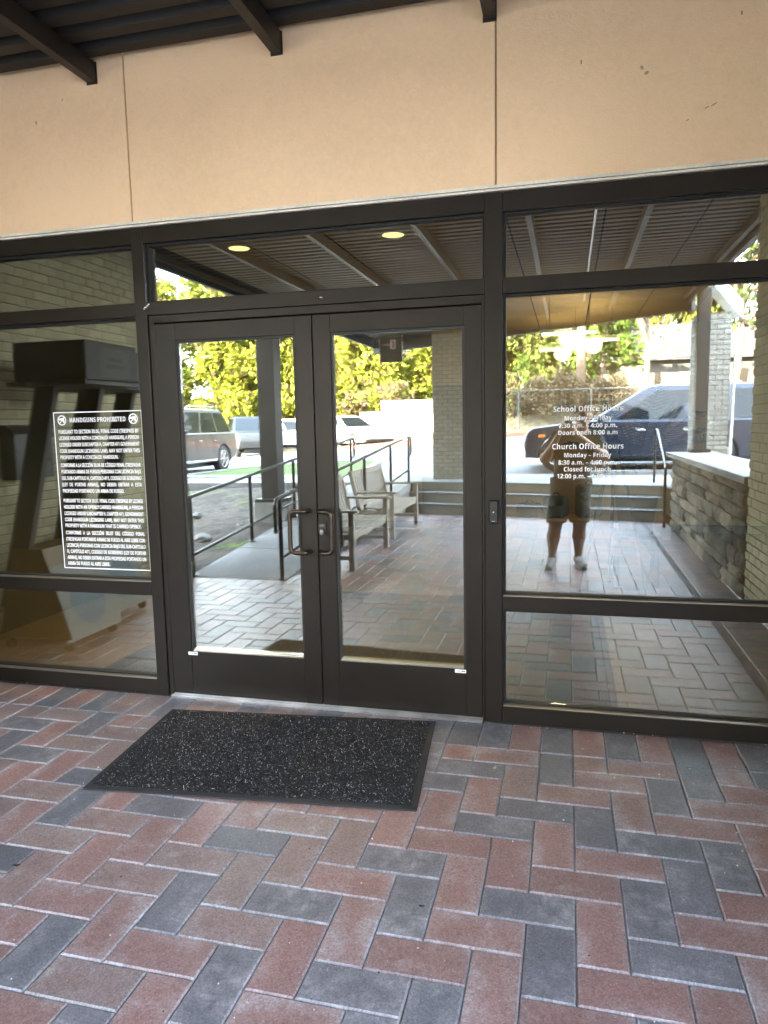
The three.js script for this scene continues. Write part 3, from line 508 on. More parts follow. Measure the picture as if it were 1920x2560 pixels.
// soil bed with moss, far ground, parking lot
const soilT = texOf(N, N, (x, y) => { const i = y * N + x, m = Math.min(1, Math.max(0, (softF[i] - 0.5) * 7)), s = Math.max(0.2, 0.85 + (fineF[i] - 0.5) * 1.0 + (midF[i] - 0.5) * 1.7); return [(0.098 * (1 - m) + 0.115 * m) * s, (0.078 * (1 - m) + 0.165 * m) * s, (0.058 * (1 - m) + 0.025 * m) * s]; });
const grassT = texOf(N, N, (x, y) => { const i = y * N + x, s = 0.7 + (fineF[i] - 0.5) * 1.3 + (softF[i] - 0.5) * 0.8; return [0.115 * s, 0.165 * s, 0.03 * s]; });
const dryT = texOf(N, N, (x, y) => { const i = y * N + x, s = 0.8 + (fineF[i] - 0.5) * 1.2 + (softF[i] - 0.5) * 0.9; return [0.11 * s, 0.092 * s, 0.05 * s]; });
const soil = new THREE.MeshStandardMaterial({ map: again(soilT, 0.22), bumpMap: again(lumps, 0.5), bumpScale: 0.05, roughness: 0.98 });
const grassM = new THREE.MeshStandardMaterial({ map: again(grassT, 0.6), bumpMap: again(grit, 1.2), bumpScale: 0.02, roughness: 0.95 });
const dryM = new THREE.MeshStandardMaterial({ map: again(dryT, 0.25), bumpMap: again(lumps, 0.5), bumpScale: 0.05, roughness: 0.98 });
struct('planting_bed', terrain(-14, -2.622, 0.0, 9.1, 60, 40, (x, z) => -0.02 + 0.41 * Math.min(1, Math.max(0, (z - 2.8) / 6.0)) + 0.05 * Math.sin(x * 1.7) * Math.sin(z * 1.3) * Math.min(1, (-2.62 - x) * 2)), soil);
struct('parking_lot', terrain(-45, 34, 11.15, 24.8, 60, 24, (x, z) => gy(x, z)), concreteLot);
struct('street_ground', terrain(-45, -9, 24.8, 36, 20, 8, (x, z) => gy(x, z) - 0.005), concreteLot);
struct('lawn', flat([[-16, 10.02], [-9.5, 10.3], [-4.0, 10.5], [-3.6, 11.1], [-9.4, 11.25], [-9.6, 11.3], [-16, 11.3]], 0.50, 0.25), grassM);
{
  const edge = [[-8.3, 11.16], [-3.5, 11.16], [-3.4, 13], [-3.7, 15.4], [-5.2, 15.9], [-6.6, 15.6], [-7.8, 14.6], [-8.3, 13.4], [-8.3, 11.16]];
  const s = new THREE.Shape(edge.map(([x, z]) => new THREE.Vector2(x, z))), g = new THREE.ShapeGeometry(s, 6), p = g.attributes.position;
  for (let i = 0; i < p.count; i++) { const x = p.getX(i), z = p.getY(i); p.setXYZ(i, x, gy(x, z) + 0.09, z); }
  const ix = g.index; for (let i = 0; i < ix.count; i += 3) { const a = ix.getX(i); ix.setX(i, ix.getX(i + 1)); ix.setX(i + 1, a); } g.computeVertexNormals(); boxUV(g);
  struct('grass_island', g, grassM);
  const kerb = []; for (let i = 2; i < edge.length - 1; i++) { const [a, b] = [edge[i], edge[i + 1]]; kerb.push(beam(V(a[0], gy(...a) + 0.03, a[1]), V(b[0], gy(...b) + 0.03, b[1]), 0.14, 0.16)); }
  struct('kerb', kerb, concrete);
}
const bank = (x, z) => gy(x, z) + Math.max(0, x + 4.5 > 0 ? 1 : 0) * Math.min(1.5, Math.max(0, (z - 25.2) * 0.45)) * Math.min(1, Math.max(0, (x + 4.5) / 3)) + Math.max(0, z - 34) * 0.02;
struct('hillside', terrain(-140, 140, 24.75, 200, 100, 100, (x, z) => bank(x, z) - (x < -9 && z < 36 ? 0.08 : 0)), dryM);
{
  const k = [], red = []; for (let x = -9; x < 14; x += 1.5) (x < -1.6 || (x > 2 && x < 7) ? red : x < 2.5 ? red : k).push(beam(V(x, gy(x, 24.8) + 0.05, 24.8), V(x + 1.5, gy(x + 1.5, 24.8) + 0.05, 24.8), 0.16, 0.2));
  struct('kerb', red, mat(0.42, 0.13, 0.08, 0.8, { map: again(wear, 0.8) })); struct('kerb', k, concrete);
}
for (let k = 0; k < 6; k++) { // stones in the bed
  const g = new THREE.IcosahedronGeometry(1, 2), p = g.attributes.position; const s = k * 3.1; for (let i = 0; i < p.count; i++) { const v = V().fromBufferAttribute(p, i); v.multiplyScalar(1 + 0.16 * Math.sin(v.x * 4 + s) * Math.cos(v.y * 5 + s) + 0.12 * Math.sin(v.z * 6 + s)); p.setXYZ(i, v.x, v.y * 0.6, v.z); } g.computeVertexNormals();
  const big = k < 3, x = [-3.35, -3.0, -2.85, -3.2, -4.3, -5.4][k], z = [4.75, 3.45, 3.2, 5.6, 6.3, 7.8][k], sc = [0.11, 0.2, 0.12, 0.07, 0.08, 0.09][k];
  const m = single('stone', g, capStone, big ? ['single pale stone lying alone on the bare soil bed', 'broad flat pale rock beside the foot of the ramp', 'small pale rock at the foot of the ramp handrail'][k] : ['small pale pebble on the soil bed close to the ramp', 'small pale pebble in the middle of the soil bed', 'small pale pebble at the back of the soil bed'][k - 3], 'stone');
  m.position.set(x, -0.02 + 0.41 * Math.min(1, Math.max(0, (z - 2.8) / 6)) + sc * 0.2, z); m.scale.setScalar(sc); m.rotation.y = rr(0, 6);
}
// ================================================================ DOORMAT
{
  const P = [[-0.831, 0.206], [0.662, 0.067], [0.743, 0.963], [-0.743, 1.105]], cx = -0.0423, cz = 0.585, ang = Math.atan2(0.139, 1.493);
  const t = thing('doormat', 'black speckled entrance mat lying askew before the doors', 'doormat', [cx, 0.001, cz], ang);
  const W = 1.499, D = 0.90;
  part('rubber_border', [boxUV(new RoundedBoxGeometry(W, 0.008, D, 2, 0.003).translate(0, 0.004, 0))], mat(0.022, 0.022, 0.025, 0.75, { map: again(wear, 3) }), t);
  const F = fbm(N, [[256, 1], [128, 0.7]], 91);
  const tx = texOf(N, N, (x, y) => { const v = F[y * N + x]; return v > 0.72 ? 0.08 : v > 0.6 ? 0.02 : 0.006; });
  part('pile_base', boxUV(new RoundedBoxGeometry(W - 0.06, 0.006, D - 0.06, 2, 0.002).translate(0, 0.0085, 0)), mat(1, 1, 1, 0.95, { map: again(tx, 1.4), bumpMap: again(grit, 2.5), bumpScale: 0.004 }), t);
  const n = 52000, blade = new THREE.BufferGeometry(); blade.setAttribute('position', new THREE.Float32BufferAttribute([-0.0016, 0, 0, 0.0016, 0, 0, 0.001, 0.004, 0.008, -0.001, 0.0035, 0.007], 3)); blade.setIndex([0, 1, 2, 0, 2, 3]); blade.computeVertexNormals();
  const im = new THREE.InstancedMesh(blade, mat(1, 1, 1, 0.8, { side: THREE.DoubleSide }), n), M = new THREE.Matrix4(), q = new THREE.Quaternion(), e = new THREE.Euler();
  for (let i = 0; i < n; i++) { e.set(rr(-0.9, 0.5), rr(0, 6.28), rr(-0.4, 0.4)); q.setFromEuler(e); const s = rr(0.6, 1.25); M.compose(V(rr(-W / 2 + 0.032, W / 2 - 0.032), 0.011 + rr(0, 0.002), rr(-D / 2 + 0.032, D / 2 - 0.032)), q, V(s, s, s)); im.setMatrixAt(i, M); const r = rnd(), v = r > 0.9 ? rr(0.14, 0.32) : r > 0.74 ? rr(0.02, 0.06) : rr(0.004, 0.011); im.setColorAt(i, rgb(v, v, v * 1.06)); }
  im.name = 'pile'; im.userData.kind = 'stuff'; t.add(im);
}
// litter
{
  const n = 420, g = new THREE.IcosahedronGeometry(1, 0), im = new THREE.InstancedMesh(g, mat(1, 1, 1, 0.9), n), M = new THREE.Matrix4();
  for (let i = 0; i < n; i++) { const s = rr(0.0012, 0.0034); M.compose(V(rr(-2.6, 2.5), 0.001 + s * 0.4, rnd() < 0.3 ? rr(0.0, 0.05) : rr(0.05, 2.6)), new THREE.Quaternion().setFromEuler(new THREE.Euler(rr(0, 6), rr(0, 6), 0)), V(s, s * 0.7, s * rr(0.7, 1.5))); im.setMatrixAt(i, M); const v = rnd() < 0.6 ? rr(0.35, 0.7) : rr(0.02, 0.06); im.setColorAt(i, rgb(v, v * 0.95, v * 0.88)); }
  im.name = 'grit'; meta(im, 'loose grit and crumbs strewn over the pavers before the doors', 'grit', null, 'stuff'); scene.add(im);
}
[['leaf', -0.62, 1.64, 0.016, 'small curled dark leaf on a reddish paver left of the mat'], ['leaf', 1.60, 1.92, 0.014, 'dark scrap of leaf on the large red paver near the photographer'], ['leaf', 0.88, 1.53, 0.012, 'tiny dark leaf fragment on a red paver in the middle'], ['leaf', 1.02, 0.52, 0.016, 'pale green leaf lying right of the mat corner']].forEach(([n, x, z, s, label], k) => {
  const g = new THREE.CircleGeometry(1, 9, 0, 6.28), p = g.attributes.position; for (let i = 0; i < p.count; i++) { const a = p.getX(i), b = p.getY(i) * 0.5 * (1 - 0.3 * Math.abs(p.getX(i))); p.setXYZ(i, a, 0.25 * a * a + 0.1 * Math.sin(i * 2), b); } g.computeVertexNormals();
  const m = single(n, g, mat(...(k === 3 ? [0.3, 0.36, 0.22] : [0.03, 0.022, 0.016]), 0.8, { side: THREE.DoubleSide }), label, 'leaf'); m.position.set(x, 0.003, z); m.scale.setScalar(s); m.rotation.y = k * 1.3 + 0.4;
});
// ================================================================ BENCHES
function bench(x, z, label, L) {
  const t = thing('park_bench', label, 'bench', [x, 0, z], Math.PI / 2, 'slatted wooden benches beside the ramp'); // local z is the front, local x its length
  const w = 0.062;
  for (const s of [-1, 1]) {
    part('front_leg', rspan(s * L / 2 - w / 2, s * L / 2 + w / 2, 0, 0.64, 0.2, 0.262, 0.006), teak, t);
    part('rear_leg', [beam(V(s * L / 2, 0, -0.24), V(s * L / 2, 0.43, -0.24), w, w), beam(V(s * L / 2, 0.40, -0.235), V(s * L / 2, 0.95, -0.37), w, 0.05)], teak, t);
    part('armrest', rspan(s * L / 2 - 0.042, s * L / 2 + 0.042, 0.641, 0.668, -0.3, 0.31, 0.01), teak, t);
    part('side_rail', [rspan(s * L / 2 - 0.02, s * L / 2 + 0.02, 0.345, 0.405, -0.21, 0.2, 0.004), rspan(s * L / 2 - 0.018, s * L / 2 + 0.018, 0.12, 0.165, -0.21, 0.2, 0.004)], teak, t);
  }
  for (let k = 0; k < 6; k++) part('seat_slat', rspan(-L / 2 + 0.034, L / 2 - 0.034, 0.408 + Math.abs(k - 2.5) * 0.003, 0.43 + Math.abs(k - 2.5) * 0.003, 0.19 - k * 0.078, 0.256 - k * 0.078, 0.005), teak, t);
  part('apron', rspan(-L / 2 + 0.03, L / 2 - 0.03, 0.34, 0.404, 0.215, 0.24, 0.004), teak, t);
  part('top_rail', beam(V(-L / 2 + 0.03, 0.915, -0.355), V(L / 2 - 0.03, 0.915, -0.355), 0.035, 0.075), teak, t); part('lower_back_rail', beam(V(-L / 2 + 0.03, 0.48, -0.255), V(L / 2 - 0.03, 0.48, -0.255), 0.03, 0.05), teak, t);
  const n = Math.round((L - 0.1) / 0.095); for (let k = 0; k < n; k++) { const px = -L / 2 + 0.07 + k * (L - 0.14) / (n - 1); part('back_slat', beam(V(px, 0.5, -0.26), V(px, 0.885, -0.35), 0.034, 0.014), teak, t); }
  return t;
}
bench(-1.17, 4.38, 'weathered slatted wooden bench nearer the entrance doors', 1.5);
bench(-1.25, 6.62, 'weathered slatted wooden bench nearer the steps', 1.6);
// hanging sign under the canopy
{
  const t = thing('hanging_sign', 'dark hanging blade sign under the canopy with a small red and white plate', 'sign', [-1.28, 2.53, 7.0], 0.12);
  part('panel', rspan(-0.18, 0.18, 0, 0.42, -0.02, 0.02, 0.004), mat(0.06, 0.065, 0.06, 0.5), t);
  part('hanger', [rod(V(-0.12, 0.42, 0), V(-0.12, 0.94, 0), 0.012), rod(V(0.12, 0.42, 0), V(0.12, 0.94, 0), 0.012)], railPaint, t);
  const pl = part('plate', box(0.085, 0.13, 0.004, 0.04, 0.26, -0.0225), mat(0.75, 0.72, 0.7, 0.5), t); part('red_print', [box(0.016, 0.1, 0.001, 0.03, 0.26, -0.0252), box(0.016, 0.1, 0.001, 0.055, 0.26, -0.0252)], mat(0.5, 0.05, 0.03, 0.5), pl);
  const tx = canvasTex(256, 128, (g) => { g.clearRect(0, 0, 256, 128); g.fillStyle = '#fff'; g.font = 'bold 60px sans-serif'; g.textAlign = 'center'; g.fillText('School', 128, 60); });
  const s = part('lettering', new THREE.PlaneGeometry(0.2, 0.1).rotateY(Math.PI).translate(-0.07, 0.24, -0.0215), vinyl(tx, 0.6, 0.6, 0.6), t);
}
// ================================================================ INTERIOR
{
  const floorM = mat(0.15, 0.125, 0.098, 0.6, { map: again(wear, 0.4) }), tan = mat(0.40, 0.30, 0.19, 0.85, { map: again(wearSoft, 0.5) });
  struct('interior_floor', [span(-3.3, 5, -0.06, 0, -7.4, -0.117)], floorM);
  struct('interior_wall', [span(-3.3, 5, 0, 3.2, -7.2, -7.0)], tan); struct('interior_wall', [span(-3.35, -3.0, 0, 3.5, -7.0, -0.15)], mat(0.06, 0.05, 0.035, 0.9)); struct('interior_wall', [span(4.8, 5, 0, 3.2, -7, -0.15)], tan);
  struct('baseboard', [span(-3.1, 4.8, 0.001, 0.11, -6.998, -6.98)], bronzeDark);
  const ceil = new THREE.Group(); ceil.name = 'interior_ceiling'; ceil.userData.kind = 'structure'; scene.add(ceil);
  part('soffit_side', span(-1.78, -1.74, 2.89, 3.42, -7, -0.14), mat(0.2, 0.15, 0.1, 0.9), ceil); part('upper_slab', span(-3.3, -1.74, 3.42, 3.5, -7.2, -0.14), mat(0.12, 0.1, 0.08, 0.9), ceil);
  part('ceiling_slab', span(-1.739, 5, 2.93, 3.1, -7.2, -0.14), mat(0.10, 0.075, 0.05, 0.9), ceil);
  const tileM = mat(0.78, 0.54, 0.27, 0.9, { map: again(wearSoft, 0.7), bumpMap: again(grit, 3), bumpScale: 0.001 }), tg = box(0.596, 0.012, 0.596), lamps = [[-0.985, -1.26], [0.16, -1.26]];
  for (let i = -2; i < 8; i++) for (let j = 0; j < 11; j++) { const m = part('ceiling_tile', tg, tileM, ceil); m.position.set(i * 0.61 + 0.02, 2.886, -0.46 - j * 0.61); }
  lamps.forEach(([x, z], k) => {
    const t = thing('ceiling_light', k ? 'round warm recessed ceiling light behind the transom, nearer the right mullion' : 'round warm recessed ceiling light behind the transom, nearer the left mullion', 'ceiling light', [x, 2.88, z], 0, 'recessed lights in the lobby ceiling');
    part('trim_ring', new THREE.TorusGeometry(0.078, 0.008, 8, 40).rotateX(Math.PI / 2), mat(0.75, 0.7, 0.6, 0.5), t);
    part('lamp_lens', new THREE.CylinderGeometry(0.074, 0.074, 0.008, 36).translate(0, -0.004, 0), new THREE.MeshStandardMaterial({ color: 0x332a18, emissive: rgb(1, 0.76, 0.32), emissiveIntensity: 0.075 }), t);
    const s = new THREE.SpotLight(rgb(1, 0.62, 0.28), 1.7, 0, 0.95, 0.8, 2); s.position.set(x, 2.868, z); s.target.position.set(x, 0, z); scene.add(s.target); s.castShadow = true; s.shadow.radius = 4; scene.add(s);
  });
  const wm = thing('added_lobby_mat', 'added dark mat dimming the lit floor just inside the double doors', 'mat', [-0.02, 0.001, -1.45]); part('pile', rspan(-1.6, 1.6, 0.001, 0.012, -1.25, 1.25, 0.004), mat(0.018, 0.018, 0.02, 0.95, { map: again(wear, 3) }), wm); part('rubber_border', [rspan(-1.64, 1.64, 0, 0.006, -1.29, 1.29, 0.002)], rubber, wm);  // unseen mat, added to darken the lamp-lit floor behind the door glass
  // low bench with school bags along the back
  const b = thing('low_bench', 'long low tan bench under the bags inside the lobby', 'bench', [1.3, 0, -6.55]);
  part('seat', rspan(-1.4, 1.4, 0.2, 0.26, -0.3, 0.3, 0.01), mat(0.42, 0.29, 0.16, 0.6), b); part('base', span(-1.36, 1.36, 0, 0.199, -0.27, 0.27), mat(0.25, 0.18, 0.1, 0.7), b);
  const camoT = texOf(256, 256, (x, y) => { const v = softF[(y * 2) * N + x * 2], w = midF[(y * 2) * N + x * 2]; return v > 0.54 ? [0.05, 0.055, 0.04] : w > 0.52 ? [0.16, 0.17, 0.12] : [0.1, 0.11, 0.08]; });
  [[1.62, 0.47, [1, 1, 1], camoT, 'grey green camouflage backpack leaning on the lobby bench'], [1.18, 0.3, [0.016, 0.03, 0.02], null, 'dark green bag lying on the lobby bench'], [0.82, 0.2, [0.03, 0.016, 0.035], null, 'dark purple bag lying on the lobby bench'], [0.2, 0.22, [0.03, 0.03, 0.03], null, 'charcoal holdall lying at the end of the lobby bench'], [2.3, 0.2, [0.035, 0.03, 0.03], null, 'black bag lying alone on the lobby bench']].forEach(([x, h, c, m, label]) => {
    const t = thing('school_bag', label, 'bag', [x, 0.261, -6.5], rr(-0.3, 0.3)); const mm = mat(...c, 0.85, m ? { map: again(m, 2) } : {});
    part('body', boxUV(new RoundedBoxGeometry(0.36, h, 0.2, 4, Math.min(0.08, h / 2.2)).translate(0, h / 2, 0)), mm, t); part('pocket', boxUV(new RoundedBoxGeometry(0.26, h * 0.5, 0.07, 4, 0.03).translate(0, h * 0.34, 0.12)), mm, t); part('strap', new THREE.TorusGeometry(0.05, 0.01, 6, 18, Math.PI).translate(0, h - 0.01, 0), plasticBlack, t);
  });
  [[1.33, -4.2, 2.50], [1.6, -5.0, 2.50], [1.25, -5.9, 2.50]].forEach(([x, z, y], k) => {
    const t = thing('strip_light', ['slim white strip light hanging nearest the right window', 'slim white strip light hanging in the middle of the lobby', 'slim white strip light hanging by the far lobby wall'][k], 'strip light', [x, y, z], 0, 'hanging strip lights in the lobby');
    part('housing', rspan(-0.3, 0.3, 0.012, 0.05, -0.04, 0.04, 0.006), whitePaint, t); part('hanger', [rod(V(-0.2, 0.05, 0), V(-0.2, 0.38, 0), 0.004), rod(V(0.2, 0.05, 0), V(0.2, 0.38, 0), 0.004)], chrome, t);
    part('lamp_tube', rspan(-0.28, 0.28, -0.018, 0.011, -0.02, 0.02, 0.006), new THREE.MeshStandardMaterial({ color: 0x403a30, emissive: rgb(1, 0.86, 0.66), emissiveIntensity: 0.09 }), t);
    const s = new THREE.PointLight(rgb(1, 0.78, 0.5), [0.045, 0.055, 0.045][k], 0, 2); s.position.set(x, y - 0.05, z); s.castShadow = true; s.shadow.radius = 5; scene.add(s);
  });
  // donation carts with tall leaning back and bins
  function cart(x, z, sheet, label) {
    const t = thing('donation_cart', label, 'cart', [x, 0, z]); const dk = mat(0.032, 0.029, 0.022, 0.6), yl = mat(0.13, 0.08, 0.02, 0.6, { map: again(wear, 1) }), pn = mat(0.13, 0.125, 0.095, 0.6);
    const s = new THREE.Shape([[0.0, 0.09], [-0.62, 0.09], [-0.45, 0.75], [-0.2, 0.75]].map(([a, b]) => new THREE.Vector2(a, b)));
    part('base', boxUV(new THREE.ExtrudeGeometry(s, { depth: 0.56, bevelEnabled: false }).translate(0, 0, -0.28)), yl, t);
    const fp = part('front_panel', beam(V(0.008, 0.08, 0), V(-0.155, 0.62, 0), 0.58, 0.016), pn, t);
    part('blue_disc', new THREE.CylinderGeometry(0.19, 0.19, 0.006, 40).rotateZ(-Math.PI / 2 + 0.293).translate(-0.06, 0.33, 0), mat(0.05, 0.085, 0.10, 0.6), fp);
    for (const dz of [-0.25, 0.25]) part('upright', beam(V(-0.52, 0.3, dz), V(-0.05, 2.0, dz), 0.05, 0.16), dk, t);
    part('shelf', rspan(-0.34, 0.3, 1.9, 1.93, -0.34, 0.34, 0.004), dk, t);
    part('bin', rspan(-0.3, 0.28, 1.931, 2.2, -0.3, 0.3, 0.01), mat(0.042, 0.039, 0.03, 0.7), t);
    part('label_sheet', box(0.002, 0.2, 0.28, 0.284, 2.06, 0.02), mat(0.05, 0.05, 0.042, 0.6), t);
    for (const [a, b] of [[-0.05, -0.25], [-0.05, 0.25], [-0.55, -0.25], [-0.55, 0.25]]) { const c = part('caster', new THREE.CylinderGeometry(0.035, 0.035, 0.028, 16).rotateX(Math.PI / 2).translate(a, 0.036, b), rubber, t); part('fork', box(0.02, 0.05, 0.04, a, 0.07, b), chrome, c); }
    const tx = canvasTex(512, 256, (g) => { g.fillStyle = '#c9c9bd'; g.fillRect(0, 0, 512, 256); g.fillStyle = '#15171c'; g.font = 'bold 54px sans-serif'; g.textAlign = 'center'; sheet.forEach((l, i) => g.fillText(l, 256, 110 + i * 76)); });
    part('printed_sheet', new THREE.PlaneGeometry(0.34, 0.17).rotateY(Math.PI / 2).translate(0.2865, 2.06, 0.02), new THREE.MeshStandardMaterial({ map: tx, color: rgb(0.1, 0.1, 0.09), roughness: 0.7 }), t);
    return t;
  }
  cart(-2.1, 0.76, ['UNIFORM', 'DONATIONS'], 'yellow wheeled donation cart with a blue disc, the nearer one to the window');
  cart(-2.3, 1.48, ['LOST AND', 'FOUND'], 'yellow wheeled lost and found cart, the farther one from the window');
  // potted palm, easel, strip lights
  const p = thing('potted_palm', 'dark green potted palm inside behind the right window', 'plant', [1.98, 0.5, -3.6]);
  const ps = thing('plant_stand', 'low dark stand under the potted palm in the lobby', 'plant stand', [1.98, 0, -3.6]); part('top', rspan(-0.22, 0.22, 0.46, 0.498, -0.22, 0.22, 0.005), bronzeDark, ps); for (const [a, b2] of [[-1, -1], [1, -1], [-1, 1], [1, 1]]) part('leg', box(0.04, 0.46, 0.04, a * 0.18, 0.23, b2 * 0.18), bronzeDark, ps);
  part('pot', new THREE.LatheGeometry([[0.001, 0], [0.15, 0], [0.2, 0.34], [0.19, 0.36], [0.17, 0.32]].map(([a, b]) => new THREE.Vector2(a, b)), 24), mat(0.05, 0.045, 0.04, 0.6), p);
  const lf = mat(0.012, 0.03, 0.014, 0.6, { side: THREE.DoubleSide });
  for (let k = 0; k < 15; k++) {
    const a = k * 2.4, len = rr(0.7, 1.05), lift = rr(0.5, 1.2), gs = [], P = (t) => V(Math.cos(a) * len * t * Math.cos(lift) * 1.1, 0.33 + rr(0, 0) + len * t * Math.sin(lift) * 1.35 - 0.55 * t * t * len * 0.6, Math.sin(a) * len * t * Math.cos(lift) * 1.1).add(V(0, 0.25, 0));
    for (let i = 0; i < 8; i++) gs.push(rod(P(i / 8), P((i + 1) / 8), 0.006, 0.005, 5));
    for (let i = 2; i < 26; i++) for (const s of [-1, 1]) { const q = P(i / 26), d = P(Math.min(1, i / 26 + 0.04)).sub(q).normalize(), sd = V(-d.z, 0, d.x).normalize().multiplyScalar(s), tip = q.clone().add(sd.multiplyScalar(0.2 * Math.sin(Math.PI * (0.12 + 0.8 * i / 26)))).add(d.clone().multiplyScalar(0.12)).add(V(0, -0.05, 0)); gs.push(rod(q, tip, 0.009, 0.001, 3)); }
    part('frond', gs, lf, p);
  }
  const e = thing('easel', 'black folding easel standing inside the lobby by the palm', 'easel', [1.75, 0, -3.2]);
  part('leg', rod(V(-0.3, 0, 0.1), V(0, 1.5, 0), 0.018), plasticBlack, e); part('leg', rod(V(0.3, 0, 0.1), V(0, 1.5, 0), 0.018), plasticBlack, e); part('leg', rod(V(0, 0, -0.4), V(0, 1.5, 0), 0.018), plasticBlack, e);
  const pan = thing('wall_panel', 'dark doorway panel on the far lobby wall', 'door', [-0.3, 0, -6.97]); part('leaf', rspan(-0.5, 0.5, 0.01, 2.15, 0, 0.05, 0.004), mat(0.05, 0.055, 0.06, 0.6), pan); part('handle', rspan(0.36, 0.46, 1, 1.03, 0.05, 0.09, 0.004), chrome, pan);
}
// ================================================================ VEHICLES
const carGlass = new THREE.MeshPhysicalMaterial({ color: rgb(0.008, 0.011, 0.014), roughness: 0.05, specularIntensity: 0.8, ior: 1.45 });
const lampGlass = mat(0.6, 0.62, 0.65, 0.1, { metalness: 0.3 }), redLamp = mat(0.45, 0.02, 0.015, 0.25), amber = mat(0.8, 0.25, 0.03, 0.3);
function wheel(parent, x, y, z, r, side, rim) {
  const w = part('wheel', new THREE.LatheGeometry([[r * 0.62, -0.11], [r * 0.9, -0.115], [r, -0.08], [r, 0.08], [r * 0.9, 0.115], [r * 0.62, 0.11]].map(([a, b]) => new THREE.Vector2(a, b)), 28).rotateX(Math.PI / 2), rubber, parent); w.position.set(x, y, z);
  const gs = [new THREE.TorusGeometry(r * 0.62, 0.018, 8, 28).translate(0, 0, side * 0.1), new THREE.CylinderGeometry(r * 0.14, r * 0.14, 0.03, 16).rotateX(Math.PI / 2).translate(0, 0, side * 0.095)];
  for (let k = 0; k < 6; k++) { const a = k * Math.PI / 3; gs.push(new THREE.BoxGeometry(r * 0.56, r * 0.15, 0.025).translate(r * 0.34, 0, 0).rotateZ(a).translate(0, 0, side * 0.092)); }
  part('rim', mg(gs), rim, w); part('brake_disc', new THREE.CylinderGeometry(r * 0.6, r * 0.6, 0.02, 24).rotateX(Math.PI / 2).translate(0, 0, side * 0.05), plasticBlack, w);
}
function makeCar(name, label, category, pos, turn, o) { // local +x is the front
  const { L, W, H, belt, sill = 0.3, wr = 0.37, wf, wb, hoodX, wsX, roofF, roofB, rearX, color, bed } = o;
  const t = thing(name, label, category, pos, turn), paint = new THREE.MeshPhysicalMaterial({ color: rgb(...color), roughness: 0.4, metalness: 0.0, clearcoat: 0.4, clearcoatRoughness: 0.04 });
  const s = new THREE.Shape(), nose = L / 2, tail = -L / 2, ar = wr + 0.07;
  s.moveTo(tail + 0.04, sill + 0.12); s.lineTo(wb - ar, sill); s.absarc(wb, wr, ar, Math.PI * 1.02, -0.02 * Math.PI, true); s.lineTo(wf - ar, sill); s.absarc(wf, wr, ar, Math.PI * 1.02, -0.02 * Math.PI, true);
  s.lineTo(nose - 0.1, sill + 0.05); s.quadraticCurveTo(nose, sill + 0.1, nose, belt * 0.62); s.quadraticCurveTo(nose - 0.02, belt * 0.86, nose - 0.2, belt * 0.9); s.quadraticCurveTo(hoodX + 0.3, belt * 0.985, hoodX, belt + 0.02);
  s.lineTo(rearX, belt + 0.02); s.lineTo(tail + 0.06, belt - 0.02); s.quadraticCurveTo(tail, belt * 0.8, tail + 0.01, sill + 0.25); s.closePath();
  part('body', new THREE.ExtrudeGeometry(s, { depth: W - 0.16, bevelEnabled: true, bevelSize: 0.05, bevelThickness: 0.08, bevelSegments: 4, curveSegments: 14 }).translate(0, 0, -(W - 0.16) / 2), paint, t);
  // greenhouse, narrower at the roof
  const wb_ = W / 2 - 0.06, wt = W / 2 - 0.26, lv = [[0, wsX, rearX, wb_, belt + 0.01], [0.9, roofF + 0.05, roofB - 0.04, wt, H - 0.06], [1, roofF - 0.25, roofB + 0.22, wt - 0.14, H]];
  const ring = []; // rounded plan outlines from belt line to roof crown
  const outline = (a, b, w, y, r) => { const o2 = []; for (const [cx, cz, a0] of [[a - r, w - r, 0], [b + r, w - r, 1], [b + r, -w + r, 2], [a - r, -w + r, 3]]) for (let k = 0; k <= 4; k++) { const an = Math.PI / 2 * (1 - k / 4) - 0 + (a0 === 0 ? 0 : a0 === 1 ? Math.PI / 2 : a0 === 2 ? Math.PI : -Math.PI / 2); const q = a0 === 0 ? an : a0 === 1 ? Math.PI / 2 + Math.PI / 2 * k / 4 : a0 === 2 ? Math.PI + Math.PI / 2 * k / 4 : 1.5 * Math.PI + Math.PI / 2 * k / 4; const qq = a0 === 0 ? Math.PI / 2 * k / 4 : q; o2.push([cx + r * Math.cos(qq), y, cz + r * Math.sin(qq)]); } return o2; };
  const [, A0, B0, W0, Y0] = lv[0], [, A1, B1, W1, Y1] = lv[1], mixn = (p, q, f) => p + (q - p) * f;
  for (let k = 0; k <= 4; k++) { const f = k / 4; ring.push(outline(mixn(A0, A1, f), mixn(B0, B1, f), mixn(W0, W1, f), mixn(Y0, Y1, f), 0.1)); }
  for (const [f, up] of [[0.05, 0.4], [0.12, 0.7], [0.24, 0.92], [0.38, 1]]) ring.push(outline(A1 - f * 0.9, B1 + f * 0.7, W1 - f * 0.85, Y1 + (H - Y1) * up, 0.12));
  const P = [], I = [], nr = ring[0].length; for (const o2 of ring) for (const q of o2) P.push(...q);
  for (let r = 0; r < ring.length - 1; r++) for (let k = 0; k < nr; k++) { const a = r * nr + k, b = r * nr + (k + 1) % nr; I.push(a, a + nr, b, b, a + nr, b + nr); }
  const top = (ring.length - 1) * nr; for (let k = 1; k < nr - 1; k++) I.push(top, top + k + 1, top + k);
  const g = new THREE.BufferGeometry(); g.setAttribute('position', new THREE.Float32BufferAttribute(P, 3)); g.setIndex(I); g.computeVertexNormals(); g.setAttribute('uv', new THREE.Float32BufferAttribute(new Float32Array(P.length / 3 * 2), 2));
  part('cabin', g, paint, t);
